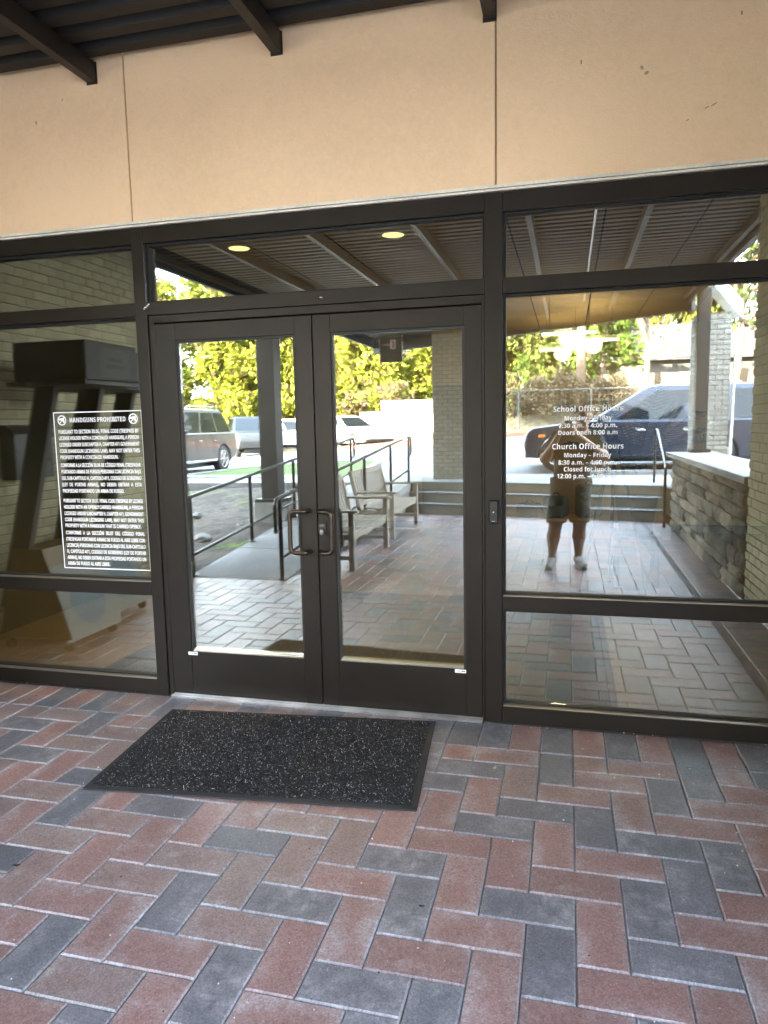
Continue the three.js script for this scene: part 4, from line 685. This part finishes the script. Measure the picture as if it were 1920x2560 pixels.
  const at = (z, u, v) => { const [, a0, b0, w0, y0] = lv[0], [, a1, b1, w1, y1] = lv[1]; const x0 = b0 + (a0 - b0) * u, x1 = b1 + (a1 - b1) * u; return V(x0 + (x1 - x0) * v, y0 + (y1 - y0) * v, z * (w0 + (w1 - w0) * v + 0.007)); };
  const quad = (a, b, c, d) => { const q = new THREE.BufferGeometry(); q.setAttribute('position', new THREE.Float32BufferAttribute([...a.toArray(), ...b.toArray(), ...c.toArray(), ...a.toArray(), ...c.toArray(), ...d.toArray()], 3)); q.computeVertexNormals(); q.setAttribute('uv', new THREE.Float32BufferAttribute(new Float32Array(12), 2)); return q; };
  for (const z of [-1, 1]) for (const [u0, u1] of o.windows) part('side_window', z > 0 ? quad(at(z, u0, 0.1), at(z, u1, 0.1), at(z, u1, 0.9), at(z, u0, 0.9)) : quad(at(z, u1, 0.1), at(z, u0, 0.1), at(z, u0, 0.9), at(z, u1, 0.9)), carGlass, t);
  const fw = (x, dz, v) => V(x, lv[0][4] + (lv[1][4] - lv[0][4]) * v, dz * (wb_ + (wt - wb_) * v - 0.08)), lx = (a, b, v, d) => a + (b - a) * v + d;
  part('windscreen', quad(fw(lx(wsX, roofF + 0.05, 0.06, 0.008), 1, 0.06), fw(lx(wsX, roofF + 0.05, 0.06, 0.008), -1, 0.06), fw(lx(wsX, roofF + 0.05, 0.94, 0.008), -1, 0.94), fw(lx(wsX, roofF + 0.05, 0.94, 0.008), 1, 0.94)), carGlass, t);
  part('rear_window', quad(fw(lx(rearX, roofB - 0.04, 0.2, -0.008), -1, 0.2), fw(lx(rearX, roofB - 0.04, 0.2, -0.008), 1, 0.2), fw(lx(rearX, roofB - 0.04, 0.92, -0.008), 1, 0.92), fw(lx(rearX, roofB - 0.04, 0.92, -0.008), -1, 0.92)), carGlass, t);
  for (const z of [-1, 1]) {
    part('headlight', boxUV(new RoundedBoxGeometry(0.3, 0.14, 0.34, 3, 0.05).translate(nose - 0.16, belt * 0.76, z * (W / 2 - 0.2))), lampGlass, t);
    part('turn_signal', boxUV(new RoundedBoxGeometry(0.14, 0.07, 0.04, 2, 0.015).translate(nose - 0.32, belt * 0.76, z * (W / 2 - 0.012))), o.amber ? amber : lampGlass, t);
    part('tail_light', boxUV(new RoundedBoxGeometry(0.14, 0.3, 0.16, 3, 0.04).translate(tail + 0.06, belt * 0.82, z * (W / 2 - 0.1))), redLamp, t);
    for (const x of [(wf + wb) / 2 - 0.1, (wf + wb) / 2 - 1.0]) part('door_handle', boxUV(new RoundedBoxGeometry(0.18, 0.03, 0.03, 2, 0.012).translate(x, belt * 0.86, z * (W / 2 + 0.012))), o.trim ?? chrome, t);
    part('mirror', boxUV(new RoundedBoxGeometry(0.12, 0.13, 0.2, 3, 0.04).translate(wsX - 0.3, belt + 0.1, z * (W / 2 + 0.1))), paint, t);
    part('door_seam', [box(0.012, belt - sill - 0.12, 0.006, (wf + wb) / 2 + 0.12, (belt + sill) / 2, z * (W / 2 + 0.001)), box(0.012, belt - sill - 0.12, 0.006, (wf + wb) / 2 - 0.9, (belt + sill) / 2, z * (W / 2 + 0.001))], gasket, t);
    part('sill_trim', rspan(wb + ar, wf - ar, sill - 0.02, sill + 0.05, z * (W / 2 - 0.03) - 0.035, z * (W / 2 - 0.03) + 0.035, 0.01), o.chromeSill ? chrome : plasticBlack, t);
    if (o.rails) part('roof_rail', pipe([V(roofB + 0.3, H - 0.04, z * (wt - 0.03)), V(roofB + 0.4, H + 0.05, z * (wt - 0.03)), V(roofF - 0.4, H + 0.05, z * (wt - 0.03)), V(roofF - 0.2, H - 0.04, z * (wt - 0.03))], 0.018, 0.06, 8), chrome, t);
    for (const x of [wf, wb]) wheel(t, x, wr, z * (W / 2 - 0.12), wr, z, o.rim ?? aluminium);
  }
  const gr = part('grille', rspan(nose - 0.03, nose + 0.015, belt * 0.5, belt * 0.74, -W * 0.26, W * 0.26, 0.01), plasticBlack, t); part('grille_bar', [0.54, 0.6, 0.66].map((f) => box(0.01, 0.025, W * 0.5, nose + 0.02, belt * f, 0)), chrome, gr);
  part('bumper', rspan(nose - 0.12, nose + 0.03, sill, sill + 0.16, -W * 0.44, W * 0.44, 0.03), plasticBlack, t); part('bumper', rspan(tail - 0.03, tail + 0.12, sill + 0.05, sill + 0.2, -W * 0.44, W * 0.44, 0.03), plasticBlack, t);
  part('licence_plate', box(0.006, 0.12, 0.3, tail - 0.036, belt * 0.66, 0), whitePaint, t);
  part('underbody', rspan(tail + 0.3, nose - 0.3, 0.2, sill + 0.1, -W * 0.36, W * 0.36, 0.02), plasticBlack, t);
  if (bed) part('cargo_bed', [rspan(tail + 0.1, rearX - 0.1, belt + 0.021, belt + 0.03, -W * 0.4, W * 0.4, 0.003)], plasticBlack, t);
  return t;
}
const suvW = [[0.04, 0.27], [0.3, 0.56], [0.6, 0.9]];
makeCar('parked_minivan', 'black minivan stopped right beyond the entrance steps', 'minivan', [3.05, gy(2, 12.6) - 0.02, 12.7], Math.PI, { L: 5.15, W: 1.98, H: 1.78, belt: 1.0, wf: 1.92, wb: -1.15, hoodX: 1.35, wsX: 1.38, roofF: 0.12, roofB: -1.95, rearX: -2.38, color: [0.010, 0.014, 0.028], windows: [[0.03, 0.24], [0.27, 0.5], [0.54, 0.86]], amber: true, rails: true });
makeCar('parked_suv', 'large dark grey suv parked nose in beside the grass island', 'suv', [-9.72, gy(-9.5, 15) - 0.02, 14.45], Math.PI / 2 - 0.03, { L: 5.0, W: 2.04, H: 1.9, belt: 1.12, sill: 0.38, wr: 0.4, wf: 1.6, wb: -1.62, hoodX: 1.3, wsX: 1.32, roofF: 0.4, roofB: -2.05, rearX: -2.42, color: [0.014, 0.014, 0.013], windows: suvW, rails: true, chromeSill: true });
makeCar('parked_pickup', 'silver grey pickup truck facing the entrance from the far lot', 'pickup', [-14.2, gy(-14, 29.5) - 0.02, 29.6], 0.95, { L: 5.9, W: 2.05, H: 1.96, belt: 1.2, sill: 0.45, wr: 0.42, wf: 1.85, wb: -1.75, hoodX: 0.95, wsX: 1.0, roofF: 0.2, roofB: -1.0, rearX: -1.15, color: [0.016, 0.017, 0.019], windows: [[0.06, 0.46], [0.52, 0.92]], bed: true, rim: plasticBlack });
makeCar('parked_suv', 'white suv parked beyond the thick dark post', 'suv', [-13.3, gy(-13, 32) - 0.02, 33.2], -0.3, { L: 4.7, W: 1.9, H: 1.72, belt: 1.02, wf: 1.5, wb: -1.35, hoodX: 1.05, wsX: 1.1, roofF: 0.3, roofB: -1.8, rearX: -2.15, color: [0.68, 0.68, 0.67], windows: suvW });
makeCar('parked_sedan', 'cream sedan in full sun before the white wall', 'sedan', [-8.7, gy(-9, 28) - 0.02, 28.6], 0.6, { L: 4.6, W: 1.84, H: 1.5, belt: 0.92, sill: 0.28, wr: 0.33, wf: 1.42, wb: -1.3, hoodX: 0.85, wsX: 0.95, roofF: 0.1, roofB: -1.1, rearX: -1.75, color: [0.55, 0.5, 0.42], windows: [[0.08, 0.46], [0.5, 0.88]] });
{
  const t = thing('enclosure_wall', 'tall white rendered enclosure wall glaring in the sun', 'wall', [-5.85, 0, 29.8], 0.06);
  part('face', rspan(-1.5, 1.2, 0.3, 2.72, -0.1, 0.1, 0.02), whitePaint, t); part('return', rspan(1.2, 1.38, 0.3, 2.66, -0.12, 2, 0.02), mat(0.6, 0.5, 0.32, 0.8), t); part('low_wing', rspan(-2.6, -1.5, 0.3, 2.2, -0.1, 0.1, 0.02), whitePaint, t);
}
// ================================================================ FAR FENCES, HOUSE, POLES
{
  const t = thing('wooden_fence', 'weathered tan board fence at the top of the bank', 'fence'); const ms = [[0.17, 0.12, 0.075], [0.14, 0.10, 0.065], [0.2, 0.15, 0.1]].map((c) => mat(...c, 0.9, { map: again(woodT, 1) }));
  for (let k = 0; k < 60; k++) { const x = 2.5 + k * 0.152, m = part('board', box(0.142, 1.35, 0.02), ms[k % 3 ^ (k % 5 === 0 ? 1 : 0)] ?? ms[0], t); m.position.set(x, 2.75 + 0.012 * k * 0.15 + rr(-0.02, 0.02), 27.2); }
  part('rail', [box(9.2, 0.09, 0.04, 7.0, 2.4, 27.23), box(9.2, 0.09, 0.04, 7.0, 3.1, 27.23)], ms[1], t);
  const c = thing('chain_link_fence', 'grey chain-link fence along the shrubby bank behind the minivan', 'fence'); const gm = mat(0.05, 0.053, 0.05, 0.6);
  for (let k = 0; k < 6; k++) { const x = -3.4 + k * 2.8; part('post', rod(V(x, 1.0, 25.6), V(x, 2.85, 25.6), 0.04), gm, c); }
  part('top_rail', rod(V(-3.4, 2.8, 25.6), V(10.6, 2.85, 25.6), 0.025), gm, c);
  const wires = []; for (let x = -3.4; x < 10.5; x += 0.16) wires.push(beam(V(x, 1.2, 25.6), V(Math.min(10.6, x + 0.0), 2.8, 25.6), 0.007, 0.007)); for (let y = 1.4; y < 2.8; y += 0.2) wires.push(box(14, 0.007, 0.007, 3.6, y, 25.6));
  const wm = part('mesh', wires, gm, c); wm.userData.kind = 'stuff';
  const pole = thing('utility_pole', 'brown wooden utility pole rising among the trees', 'pole', [1.8, 1.5, 26.4]); part('shaft', rod(V(0, 0, 0), V(0.05, 9, 0), 0.2, 0.15, 14), mat(0.10, 0.065, 0.042, 0.9), pole); part('crossarm', box(2.2, 0.12, 0.1, 0.05, 8.4, 0), mat(0.10, 0.065, 0.042, 0.9), pole);
  const h = thing('house', 'pale house with a tan shingle roof beyond the board fence', 'house', [8.6, 1.6, 42]); part('wall', span(-4.5, 4.5, 0, 3.2, -3, 3), mat(0.06, 0.056, 0.05, 0.85), h);
  const s = new THREE.Shape([[-3.5, 0], [3.5, 0], [0, 2.3]].map(([a, b]) => new THREE.Vector2(a, b))); part('roof', new THREE.ExtrudeGeometry(s, { depth: 10, bevelEnabled: false }).rotateY(Math.PI / 2).translate(-5, 3.2, 0), mat(0.045, 0.036, 0.027, 0.9, { map: again(wear, 0.5) }), h);
  part('window', [span(-2.5, -1.2, 1.1, 2.3, -3.04, -3.002), span(1.2, 2.5, 1.1, 2.3, -3.04, -3.002)], carGlass, h);
  const w = thing('white_shed', 'small white shed half hidden among the trees behind the pickup', 'shed', [-13.5, 0.2, 44]); part('wall', span(-2.2, 2.2, 0, 3.6, -1.5, 1.5), whitePaint, w); part('roof', beam(V(-2.5, 3.7, 0), V(2.5, 3.7, 0), 3.6, 0.2), mat(0.3, 0.28, 0.25, 0.9), w);
}
// ================================================================ TREES AND SHRUBS
const leafGeos = [0, 1, 2, 3].map(() => { const gs = []; for (let k = 0; k < 3; k++) { const g = new THREE.CircleGeometry(0.5, 4, rr(0, 1)); g.scale(1, 0.62, 1); g.rotateX(rr(-1.2, 1.2)); g.rotateY(rr(0, 6.28)); g.translate(rr(-0.5, 0.5), rr(-0.4, 0.4), rr(-0.5, 0.5)); gs.push(g); } return mg(gs); });
const leafMat = new THREE.MeshPhysicalMaterial({ color: 0xffffff, vertexColors: true, roughness: 0.9, transmission: 0.35, thickness: 0, side: THREE.DoubleSide, specularIntensity: 0.2 });
const barkM = mat(0.17, 0.13, 0.1, 0.95, { map: again(wear, 1), bumpMap: again(lumps, 2), bumpScale: 0.02 }), paleBark = mat(0.34, 0.3, 0.25, 0.9, { map: again(wear, 1) });
function limbs(h, spread, n, r, bark, deep = 2) {
  const gs = [], tips = [];
  const grow = (p, d, len, rad, lev) => { let q = p; const seg = 3; for (let i = 0; i < seg; i++) { const e = q.clone().add(d.clone().multiplyScalar(len / seg)); gs.push(rod(q, e, rad * (1 - i / seg * 0.4), rad * (1 - (i + 1) / seg * 0.4), 6)); d.add(V(rr(-0.18, 0.18), rr(-0.02, 0.14), rr(-0.18, 0.18))).normalize(); q = e; } tips.push(q); if (lev < deep) for (let k = 0; k < n; k++) grow(q, d.clone().add(V(rr(-spread, spread), rr(0.05, 0.5), rr(-spread, spread))).normalize(), len * rr(0.55, 0.8), rad * 0.55, lev + 1); };
  grow(V(0, -0.2, 0), V(rr(-0.1, 0.1), 1, rr(-0.1, 0.1)).normalize(), h * 0.42, r, 0); return { geo: mg(gs), tips };
}
function tree(name, label, x, z, o, group) {
  const y = bank(x, z), t = thing(name, label, o.shrub ? 'shrub' : 'tree', [x, y, z], rr(0, 6), group), b = limbs(o.h, o.spread ?? 0.8, o.n ?? 4, o.r ?? 0.16, 0, o.deep ?? 2);
  part('trunk', b.geo, o.bark ?? barkM, t);
  if (o.leaves) {
    const nv = leafGeos[0].attributes.position.count, P = new Float32Array(o.leaves * nv * 3), C = new Float32Array(o.leaves * nv * 3), M = new THREE.Matrix4(), q = new THREE.Quaternion(), e = new THREE.Euler(), w = V();
    const blobs = []; for (let k = 0; k < (o.blobs ?? 16); k++) { const a = rr(0, 6.28), f = Math.sqrt(rnd()), hy = rnd(); blobs.push([V(Math.cos(a) * f * o.w * (1 - 0.5 * hy), o.lo + (o.h - o.lo) * hy, Math.sin(a) * f * o.w * (1 - 0.5 * hy)), rr(0.5, 1.0) * o.w * 0.46, rr(0.8, 1.2)]); }
    for (const tp of b.tips) if (rnd() < 0.5) blobs.push([tp, o.w * 0.3, rr(0.7, 1.2)]);
    for (let i = 0; i < o.leaves; i++) { const [c, R, sh] = blobs[Math.floor(rnd() * blobs.length)]; const v = V(rr(-1, 1), rr(-1, 1), rr(-1, 1)); if (v.length() > 1) v.normalize(); v.multiplyScalar(R * (0.55 + 0.5 * rnd())).add(c); v.y = Math.max(0.08, v.y); e.set(rr(0, 6), rr(0, 6), rr(0, 6)); q.setFromEuler(e); const s = (o.leaf ?? 0.3) * rr(0.6, 1.25); M.compose(v, q, V(s, s, s)); const k = sh * rr(0.8, 1.2), c2 = rnd() < (o.mix ?? 0.15) ? (o.color2 ?? [0.13, 0.09, 0.045]) : o.color, src = leafGeos[i & 3].attributes.position; for (let j = 0; j < nv; j++) { w.fromBufferAttribute(src, j).applyMatrix4(M); w.toArray(P, (i * nv + j) * 3); for (let c = 0; c < 3; c++) C[(i * nv + j) * 3 + c] = c2[c] * k; } }
    const g = new THREE.BufferGeometry(); g.setAttribute('position', new THREE.BufferAttribute(P, 3)); g.setAttribute('color', new THREE.BufferAttribute(C, 3)); g.computeVertexNormals();
    part('crown', g, leafMat, t);
  }
  return t;
}
const YG = [0.235, 0.245, 0.028], GG = [0.06, 0.10, 0.022];
{
  const back = ['broad yellow-green tree behind the parked suv', 'dense yellow-green tree between the suv and the pickup', 'tall yellow-green tree behind the pickup truck', 'bushy yellow-green tree behind the thick dark post', 'yellow-green tree standing over the cream sedan', 'leafy yellow-green tree over the white enclosure wall', 'yellow-green tree right of the white enclosure wall', 'yellow-green tree at the edge of the brick pillar'];
  [[-24, 37, 10.2], [-20, 39, 8.4], [-16.4, 38, 10.6], [-13.2, 39, 10], [-10.4, 37, 9.5], [-7.8, 36, 9.8], [-5.0, 37, 10.4], [-2.6, 38, 9]].forEach(([x, z, h], k) => tree('broadleaf_tree', back[k], x, z, { h, lo: 0.8, w: 2.6, leaves: 6400, color: YG, bark: k % 2 ? paleBark : barkM, leaf: 0.34, blobs: 34 }, 'trees along the far side of the lot'));
  const far = ['pale green tree far behind at the left edge of the left door glass', 'pale green tree far behind the large dark suv', 'pale green tree far behind the silver pickup', 'pale green tree far behind the thick post', 'pale green tree far behind the cream sedan', 'pale green tree far behind the white enclosure', 'pale green tree far behind the brick pillar', 'pale green tree far behind the mullion right of the doors'];
  [[-33, 50, 12], [-28, 52, 13], [-23, 50, 12.5], [-18.5, 52, 13], [-14, 50, 13], [-9.5, 51, 13.5], [-5, 50, 13], [-1, 52, 10]].forEach(([x, z, h], k) => tree('broadleaf_tree', far[k], x, z, { h, lo: 1.5, w: 3.2, leaves: 4200, color: [0.17, 0.19, 0.03], leaf: 0.5, blobs: 34 }, 'trees along the far side of the lot'));
  [[5.5, 52, 8], [11, 55, 10], [17, 52, 11]].forEach(([x, z, h], k) => tree('broadleaf_tree', ['yellow tree behind the left end of the house roof', 'yellow tree behind the ridge of the house roof', 'yellow tree behind the right end of the house'][k], x, z, { h, lo: 1.5, w: 3.4, leaves: 2400, color: [0.15, 0.16, 0.03], leaf: 0.5, blobs: 30 }, 'trees along the far side of the lot'));
  [[-11.8, 33.5], [-9.2, 31.8], [-7.2, 31.2]].forEach(([x, z], k) => tree('hedge_shrub', ['reddish twiggy shrub behind the pickup bonnet', 'reddish twiggy shrub behind the cream sedan', 'brown twiggy shrub tumbling over the white wall'][k], x, z, { shrub: 1, h: 2.7, lo: 0.2, w: 1.3, leaves: 900, color: [0.13, 0.085, 0.05], color2: YG, mix: 0.35, leaf: 0.2, r: 0.05, blobs: 12 }, 'twiggy shrubs on the lot edge'));
  const near = [[-2.4, 29.2, 2.9, 1.7, 'low sunlit bush at the left end of the bank'], [-0.6, 29.0, 3.6, 1.7, 'rounded green bush on the bank left of the pole'], [0.9, 28.8, 5.4, 1.8, 'tall green tree just left of the utility pole'], [2.7, 29.4, 5.0, 1.6, 'green tree just right of the utility pole']];
  near.forEach(([x, z, h, w, label]) => tree('bank_tree', label, x, z, { h, lo: 0.3, w, leaves: 3000, color: k2(x), leaf: 0.24, blobs: 22 }, 'green trees on the bank'));
  function k2(x) { return x > 0 ? [0.085, 0.145, 0.02] : [0.12, 0.145, 0.03]; }
  [[-2.2, 26.6], [-0.9, 26.9], [0.3, 26.5], [1.5, 26.8], [2.6, 26.2]].forEach(([x, z], k) => tree('bank_shrub', ['dry tangled shrub on the bank above the red kerb, leftmost', 'dry tangled shrub on the bank behind the fence wires', 'straw coloured brush on the bank left of the photographer', 'straw coloured brush behind the head of the photographer', 'dry brush under the board fence'][k], x, z, { shrub: 1, h: 1.5, lo: 0.1, w: 1.1, leaves: 1100, color: k < 2 ? [0.085, 0.1, 0.03] : [0.11, 0.09, 0.05], color2: [0.13, 0.095, 0.055], mix: 0.45, leaf: 0.16, r: 0.03, blobs: 14 }, 'brush covering the bank'));
  tree('bare_tree', 'nearly bare forked tree in front of the pale house', 4.25, 26.4, { h: 6.6, spread: 0.62, n: 3, deep: 4, r: 0.16, lo: 3.2, w: 1.9, leaves: 420, color: [0.06, 0.075, 0.03], leaf: 0.12, blobs: 30 });
  tree('oak_tree', 'dark leafy oak tree overhanging the fence on the right', 7.6, 24.5 + 2, { h: 9, lo: 4.6, w: 3.0, leaves: 3400, color: [0.06, 0.085, 0.025], leaf: 0.24, blobs: 24 });
  tree('broadleaf_tree', 'sunlit tree standing right of the white brick pillar', 10.6, 22.5, { h: 8, lo: 1.0, w: 2.2, leaves: 2600, color: YG, leaf: 0.26 }, 'trees along the far side of the lot');
  tree('broadleaf_tree', 'tree seen through the transom beyond the canopy edge', -8.6, 7.4, { h: 10.5, lo: 2.4, w: 3.3, leaves: 5200, color: [0.035, 0.055, 0.014], leaf: 0.24, blobs: 30 }, 'trees along the far side of the lot');
}
// ================================================================ PHOTOGRAPHER
function fieldMesh(bones, lo, size, res, { grow = 0, k = 0.03, cut } = {}) {
  const mc = new MarchingCubes(res, new THREE.MeshStandardMaterial(), false, false, 200000); mc.isolation = 0;
  const half = res / 2;
  const B = bones.map(([a, b, r0, r1]) => ({ a: V(...a), d: V(...b).sub(V(...a)), r0: r0 + grow, r1: (r1 ?? r0) + grow })); for (const b of B) b.l2 = Math.max(1e-9, b.d.lengthSq());
  const p = V();
  for (let z = 0; z < res; z++) for (let y = 0; y < res; y++) for (let x = 0; x < res; x++) {
    p.set(lo[0] + ((x - half) / half + 1) / 2 * size, lo[1] + ((y - half) / half + 1) / 2 * size, lo[2] + ((z - half) / half + 1) / 2 * size);
    let s = 0, mn = 1e9; const ds = [];
    for (const b of B) { const ax = p.x - b.a.x, ay = p.y - b.a.y, az = p.z - b.a.z; let t = (ax * b.d.x + ay * b.d.y + az * b.d.z) / b.l2; t = t < 0 ? 0 : t > 1 ? 1 : t; const d = Math.hypot(ax - b.d.x * t, ay - b.d.y * t, az - b.d.z * t) - (b.r0 + (b.r1 - b.r0) * t); if (d < 0.25) ds.push(d); if (d < mn) mn = d; }
    if (mn < 0.12) { for (const d of ds) s += Math.exp(-(d - mn) / k); mn -= k * Math.log(Math.max(1, s)) * 0.6; }
    if (cut) mn = Math.max(mn, cut(p));
    mc.field[x + y * res + z * res * res] = -mn;
  }
  mc.update(); const n = mc.count, g = new THREE.BufferGeometry(), P = new Float32Array(n * 3), Q = new Float32Array(n * 3);
  for (let i = 0; i < n; i++) { for (let c = 0; c < 3; c++) { P[i * 3 + c] = lo[c] + (mc.positionArray[i * 3 + c] + 1) / 2 * size; Q[i * 3 + c] = mc.normalArray[i * 3 + c]; } }
  g.setAttribute('position', new THREE.BufferAttribute(P, 3)); g.setAttribute('uv', new THREE.BufferAttribute(new Float32Array(n * 2), 2)); g.setAttribute('normal', new THREE.BufferAttribute(Q, 3));
  g.deleteAttribute('normal'); const h = mergeVertices(g, 1e-4); h.computeVertexNormals(); return h.toNonIndexed();
}
{
  const t = thing('person', 'person in dark polo, shorts and pale sneakers photographing the doors with a phone', 'person');
  const skin = mat(0.24, 0.135, 0.09, 0.6), J = { pel: [1.37, 0.95, 4.16], ch: [1.40, 1.28, 4.14], nk: [1.455, 1.47, 4.12], hd: [1.485, 1.60, 4.07], sl: [1.235, 1.40, 4.13], sr: [1.60, 1.40, 4.14], el: [1.10, 1.20, 3.98], er: [1.70, 1.21, 3.99], wl: [1.245, 1.455, 3.79], wr: [1.425, 1.45, 3.79], hl: [1.285, 0.92, 4.16], hr: [1.455, 0.92, 4.17], kl: [1.215, 0.50, 4.12], kr: [1.465, 0.50, 4.16], al: [1.175, 0.10, 4.14], ar: [1.455, 0.10, 4.24] };
  const torso = [[J.pel, J.ch, 0.135, 0.15], [[1.31, 0.97, 4.16], [1.34, 1.3, 4.13], 0.11, 0.12], [[1.43, 0.97, 4.17], [1.46, 1.3, 4.13], 0.11, 0.12], [J.sl, J.sr, 0.075, 0.075], [[1.3, 1.3, 4.13], [1.5, 1.3, 4.13], 0.12]];
  const arms = [[J.sl, J.el, 0.062, 0.046], [J.el, J.wl, 0.046, 0.029], [J.sr, J.er, 0.062, 0.046], [J.er, J.wr, 0.046, 0.029]], legs = [[J.hl, J.kl, 0.098, 0.064], [J.kl, [1.19, 0.34, 4.16], 0.06, 0.062], [[1.19, 0.34, 4.16], J.al, 0.062, 0.038], [J.hr, J.kr, 0.098, 0.064], [J.kr, [1.46, 0.34, 4.23], 0.06, 0.062], [[1.46, 0.34, 4.23], J.ar, 0.062, 0.038]];
  const body = fieldMesh([...torso, ...arms, ...legs, [J.ch, J.nk, 0.09, 0.06], [J.nk, [1.478, 1.56, 4.09], 0.056, 0.056]], [0.5, -0.06, 3.3], 1.76, 132);
  const H = (x, y, z) => [1.485 + x, 1.625 + y, 4.06 + z];
  const head = fieldMesh([[H(0, 0.03, 0.02), H(0, 0.03, -0.01), 0.088, 0.08], [H(0, -0.04, -0.02), H(0, -0.075, -0.05), 0.066, 0.045], [H(0, -0.02, -0.085), H(0, 0.015, -0.075), 0.014, 0.009], [H(-0.03, 0.02, -0.078), H(0.03, 0.02, -0.078), 0.012], [H(-0.02, -0.06, -0.082), H(0.02, -0.06, -0.082), 0.008], [H(-0.084, -0.02, 0.01), H(-0.084, 0.02, 0.016), 0.012], [H(0.084, -0.02, 0.01), H(0.084, 0.02, 0.016), 0.012], [H(-0.004, -0.1, 0.03), H(0, -0.03, 0.02), 0.055, 0.06]], [1.33, 1.46, 3.91], 0.31, 84, { k: 0.012 });
  const hand = (w, s) => { // palm beside the phone, fingers across its back, thumb on the glass side
    const px = s < 0 ? 1.286 : 1.384, f = (a, b, c) => [px + s * a * -1 * 1, b, c]; const B = [[w, [px + s * 0.004, 1.50, 3.745], 0.026, 0.03], [[px + s * 0.006, 1.475, 3.74], [px + s * 0.006, 1.535, 3.728], 0.02, 0.018]];
    [[1.555, 0.062], [1.533, 0.07], [1.511, 0.066], [1.491, 0.052]].forEach(([y, L]) => { const a = [px + s * 0.008, y - 0.012, 3.73], b = [px + s * 0.006, y, 3.703], c = [px - s * L * 0.45, y + 0.002, 3.6985], d = [px - s * L * 0.8, y, 3.699]; B.push([a, b, 0.0095, 0.009], [b, c, 0.0088, 0.008], [c, d, 0.008, 0.0068]); });
    B.push([[px + s * 0.004, 1.49, 3.76], [px - s * 0.012, 1.525, 3.745], 0.0115, 0.01], [[px - s * 0.012, 1.525, 3.745], [px - s * 0.026, 1.55, 3.733], 0.0098, 0.008]);
    return fieldMesh(B, [px - 0.09, 1.42, 3.67], 0.18, 64, { k: 0.004 });
  };
  part('body', mg([body, head, hand(J.wl, -1), hand(J.wr, 1)]), skin, t);
  part('shirt', fieldMesh([...torso, [J.sl, [1.16, 1.29, 4.05], 0.066, 0.064], [J.sr, [1.655, 1.295, 4.06], 0.066, 0.064], [J.ch, J.nk, 0.09, 0.058]], [0.8, 0.75, 3.7], 0.95, 84, { grow: 0.013, cut: (p) => Math.max(0.86 - p.y, p.y - 1.49 - (p.z - 4.12) * 0.3) }), mat(0.014, 0.0145, 0.013, 0.9, { bumpMap: again(grit, 5), bumpScale: 0.001 }), t);
  part('shorts', fieldMesh([[J.pel, [1.37, 1.0, 4.16], 0.14], [J.hl, J.kl, 0.112, 0.092], [J.hr, J.kr, 0.112, 0.092], [[1.3, 0.96, 4.16], [1.44, 0.96, 4.16], 0.13]], [0.9, 0.4, 3.75], 0.85, 76, { grow: 0.012, cut: (p) => Math.max(0.50 - p.y, p.y - 0.985) }), mat(0.045, 0.037, 0.026, 0.9), t);
  part('hair', fieldMesh([[H(0, 0.04, 0.026), H(0, 0.05, 0.0), 0.088, 0.078]], [1.33, 1.46, 3.91], 0.31, 56, { grow: 0.006, k: 0.01, cut: (p) => Math.max(1.655 - p.y - (p.z - 4.02) * 0.9, 3.985 - p.z) }), mat(0.02, 0.015, 0.012, 0.8), t);
  part('eye', [-1, 1].map((s) => new THREE.SphereGeometry(0.011, 12, 10).translate(...H(s * 0.031, 0.0, -0.074))), mat(0.5, 0.48, 0.45, 0.3), t);
  part('mouth', new THREE.SphereGeometry(1, 12, 8).scale(0.022, 0.005, 0.006).translate(...H(0, -0.062, -0.09)), mat(0.25, 0.09, 0.08, 0.6), t);
  const shoe = (ax, az, dx) => { const g = fieldMesh([[[ax, 0.075, az + 0.03], [ax + dx * 0.4, 0.055, az - 0.1], 0.05, 0.043], [[ax + dx * 0.4, 0.05, az - 0.1], [ax + dx, 0.04, az - 0.19], 0.044, 0.036], [[ax, 0.06, az + 0.05], [ax, 0.1, az + 0.02], 0.042, 0.045]], [ax - 0.2, -0.02, az - 0.28], 0.42, 56, { k: 0.012, cut: (p) => 0.012 - p.y }); return g; };
  for (const [ax, az, dx] of [[1.175, 4.14, -0.03], [1.455, 4.24, 0.06]]) { const s = part('shoe', shoe(ax, az, dx), mat(0.26, 0.25, 0.235, 0.8, { bumpMap: again(grit, 8), bumpScale: 0.002 }), t); part('sole', beam(V(ax, 0.0085, az + 0.075), V(ax + dx * 0.9, 0.0085, az - 0.2), 0.084, 0.017), mat(0.36, 0.34, 0.31, 0.8), s); }
  const ph = thing('phone', 'black smartphone held up in both hands by the photographer', 'phone', [1.335, 1.463, 3.712]);
  part('case', boxUV(new RoundedBoxGeometry(0.075, 0.15, 0.009, 3, 0.004).translate(0, 0.075, 0)), plasticBlack, ph); part('screen', box(0.068, 0.143, 0.0006, 0, 0.075, 0.005), carGlass, ph); part('camera_lens', [new THREE.CylinderGeometry(0.007, 0.007, 0.004, 18).rotateX(Math.PI / 2).translate(-0.02, 0.126, -0.006), new THREE.CylinderGeometry(0.007, 0.007, 0.004, 18).rotateX(Math.PI / 2).translate(-0.003, 0.116, -0.006)], carGlass, ph);
}
scene.traverse((o) => { if (o.isMesh && o.castShadow === undefined) o.castShadow = true; });
renderer.render(scene, camera);
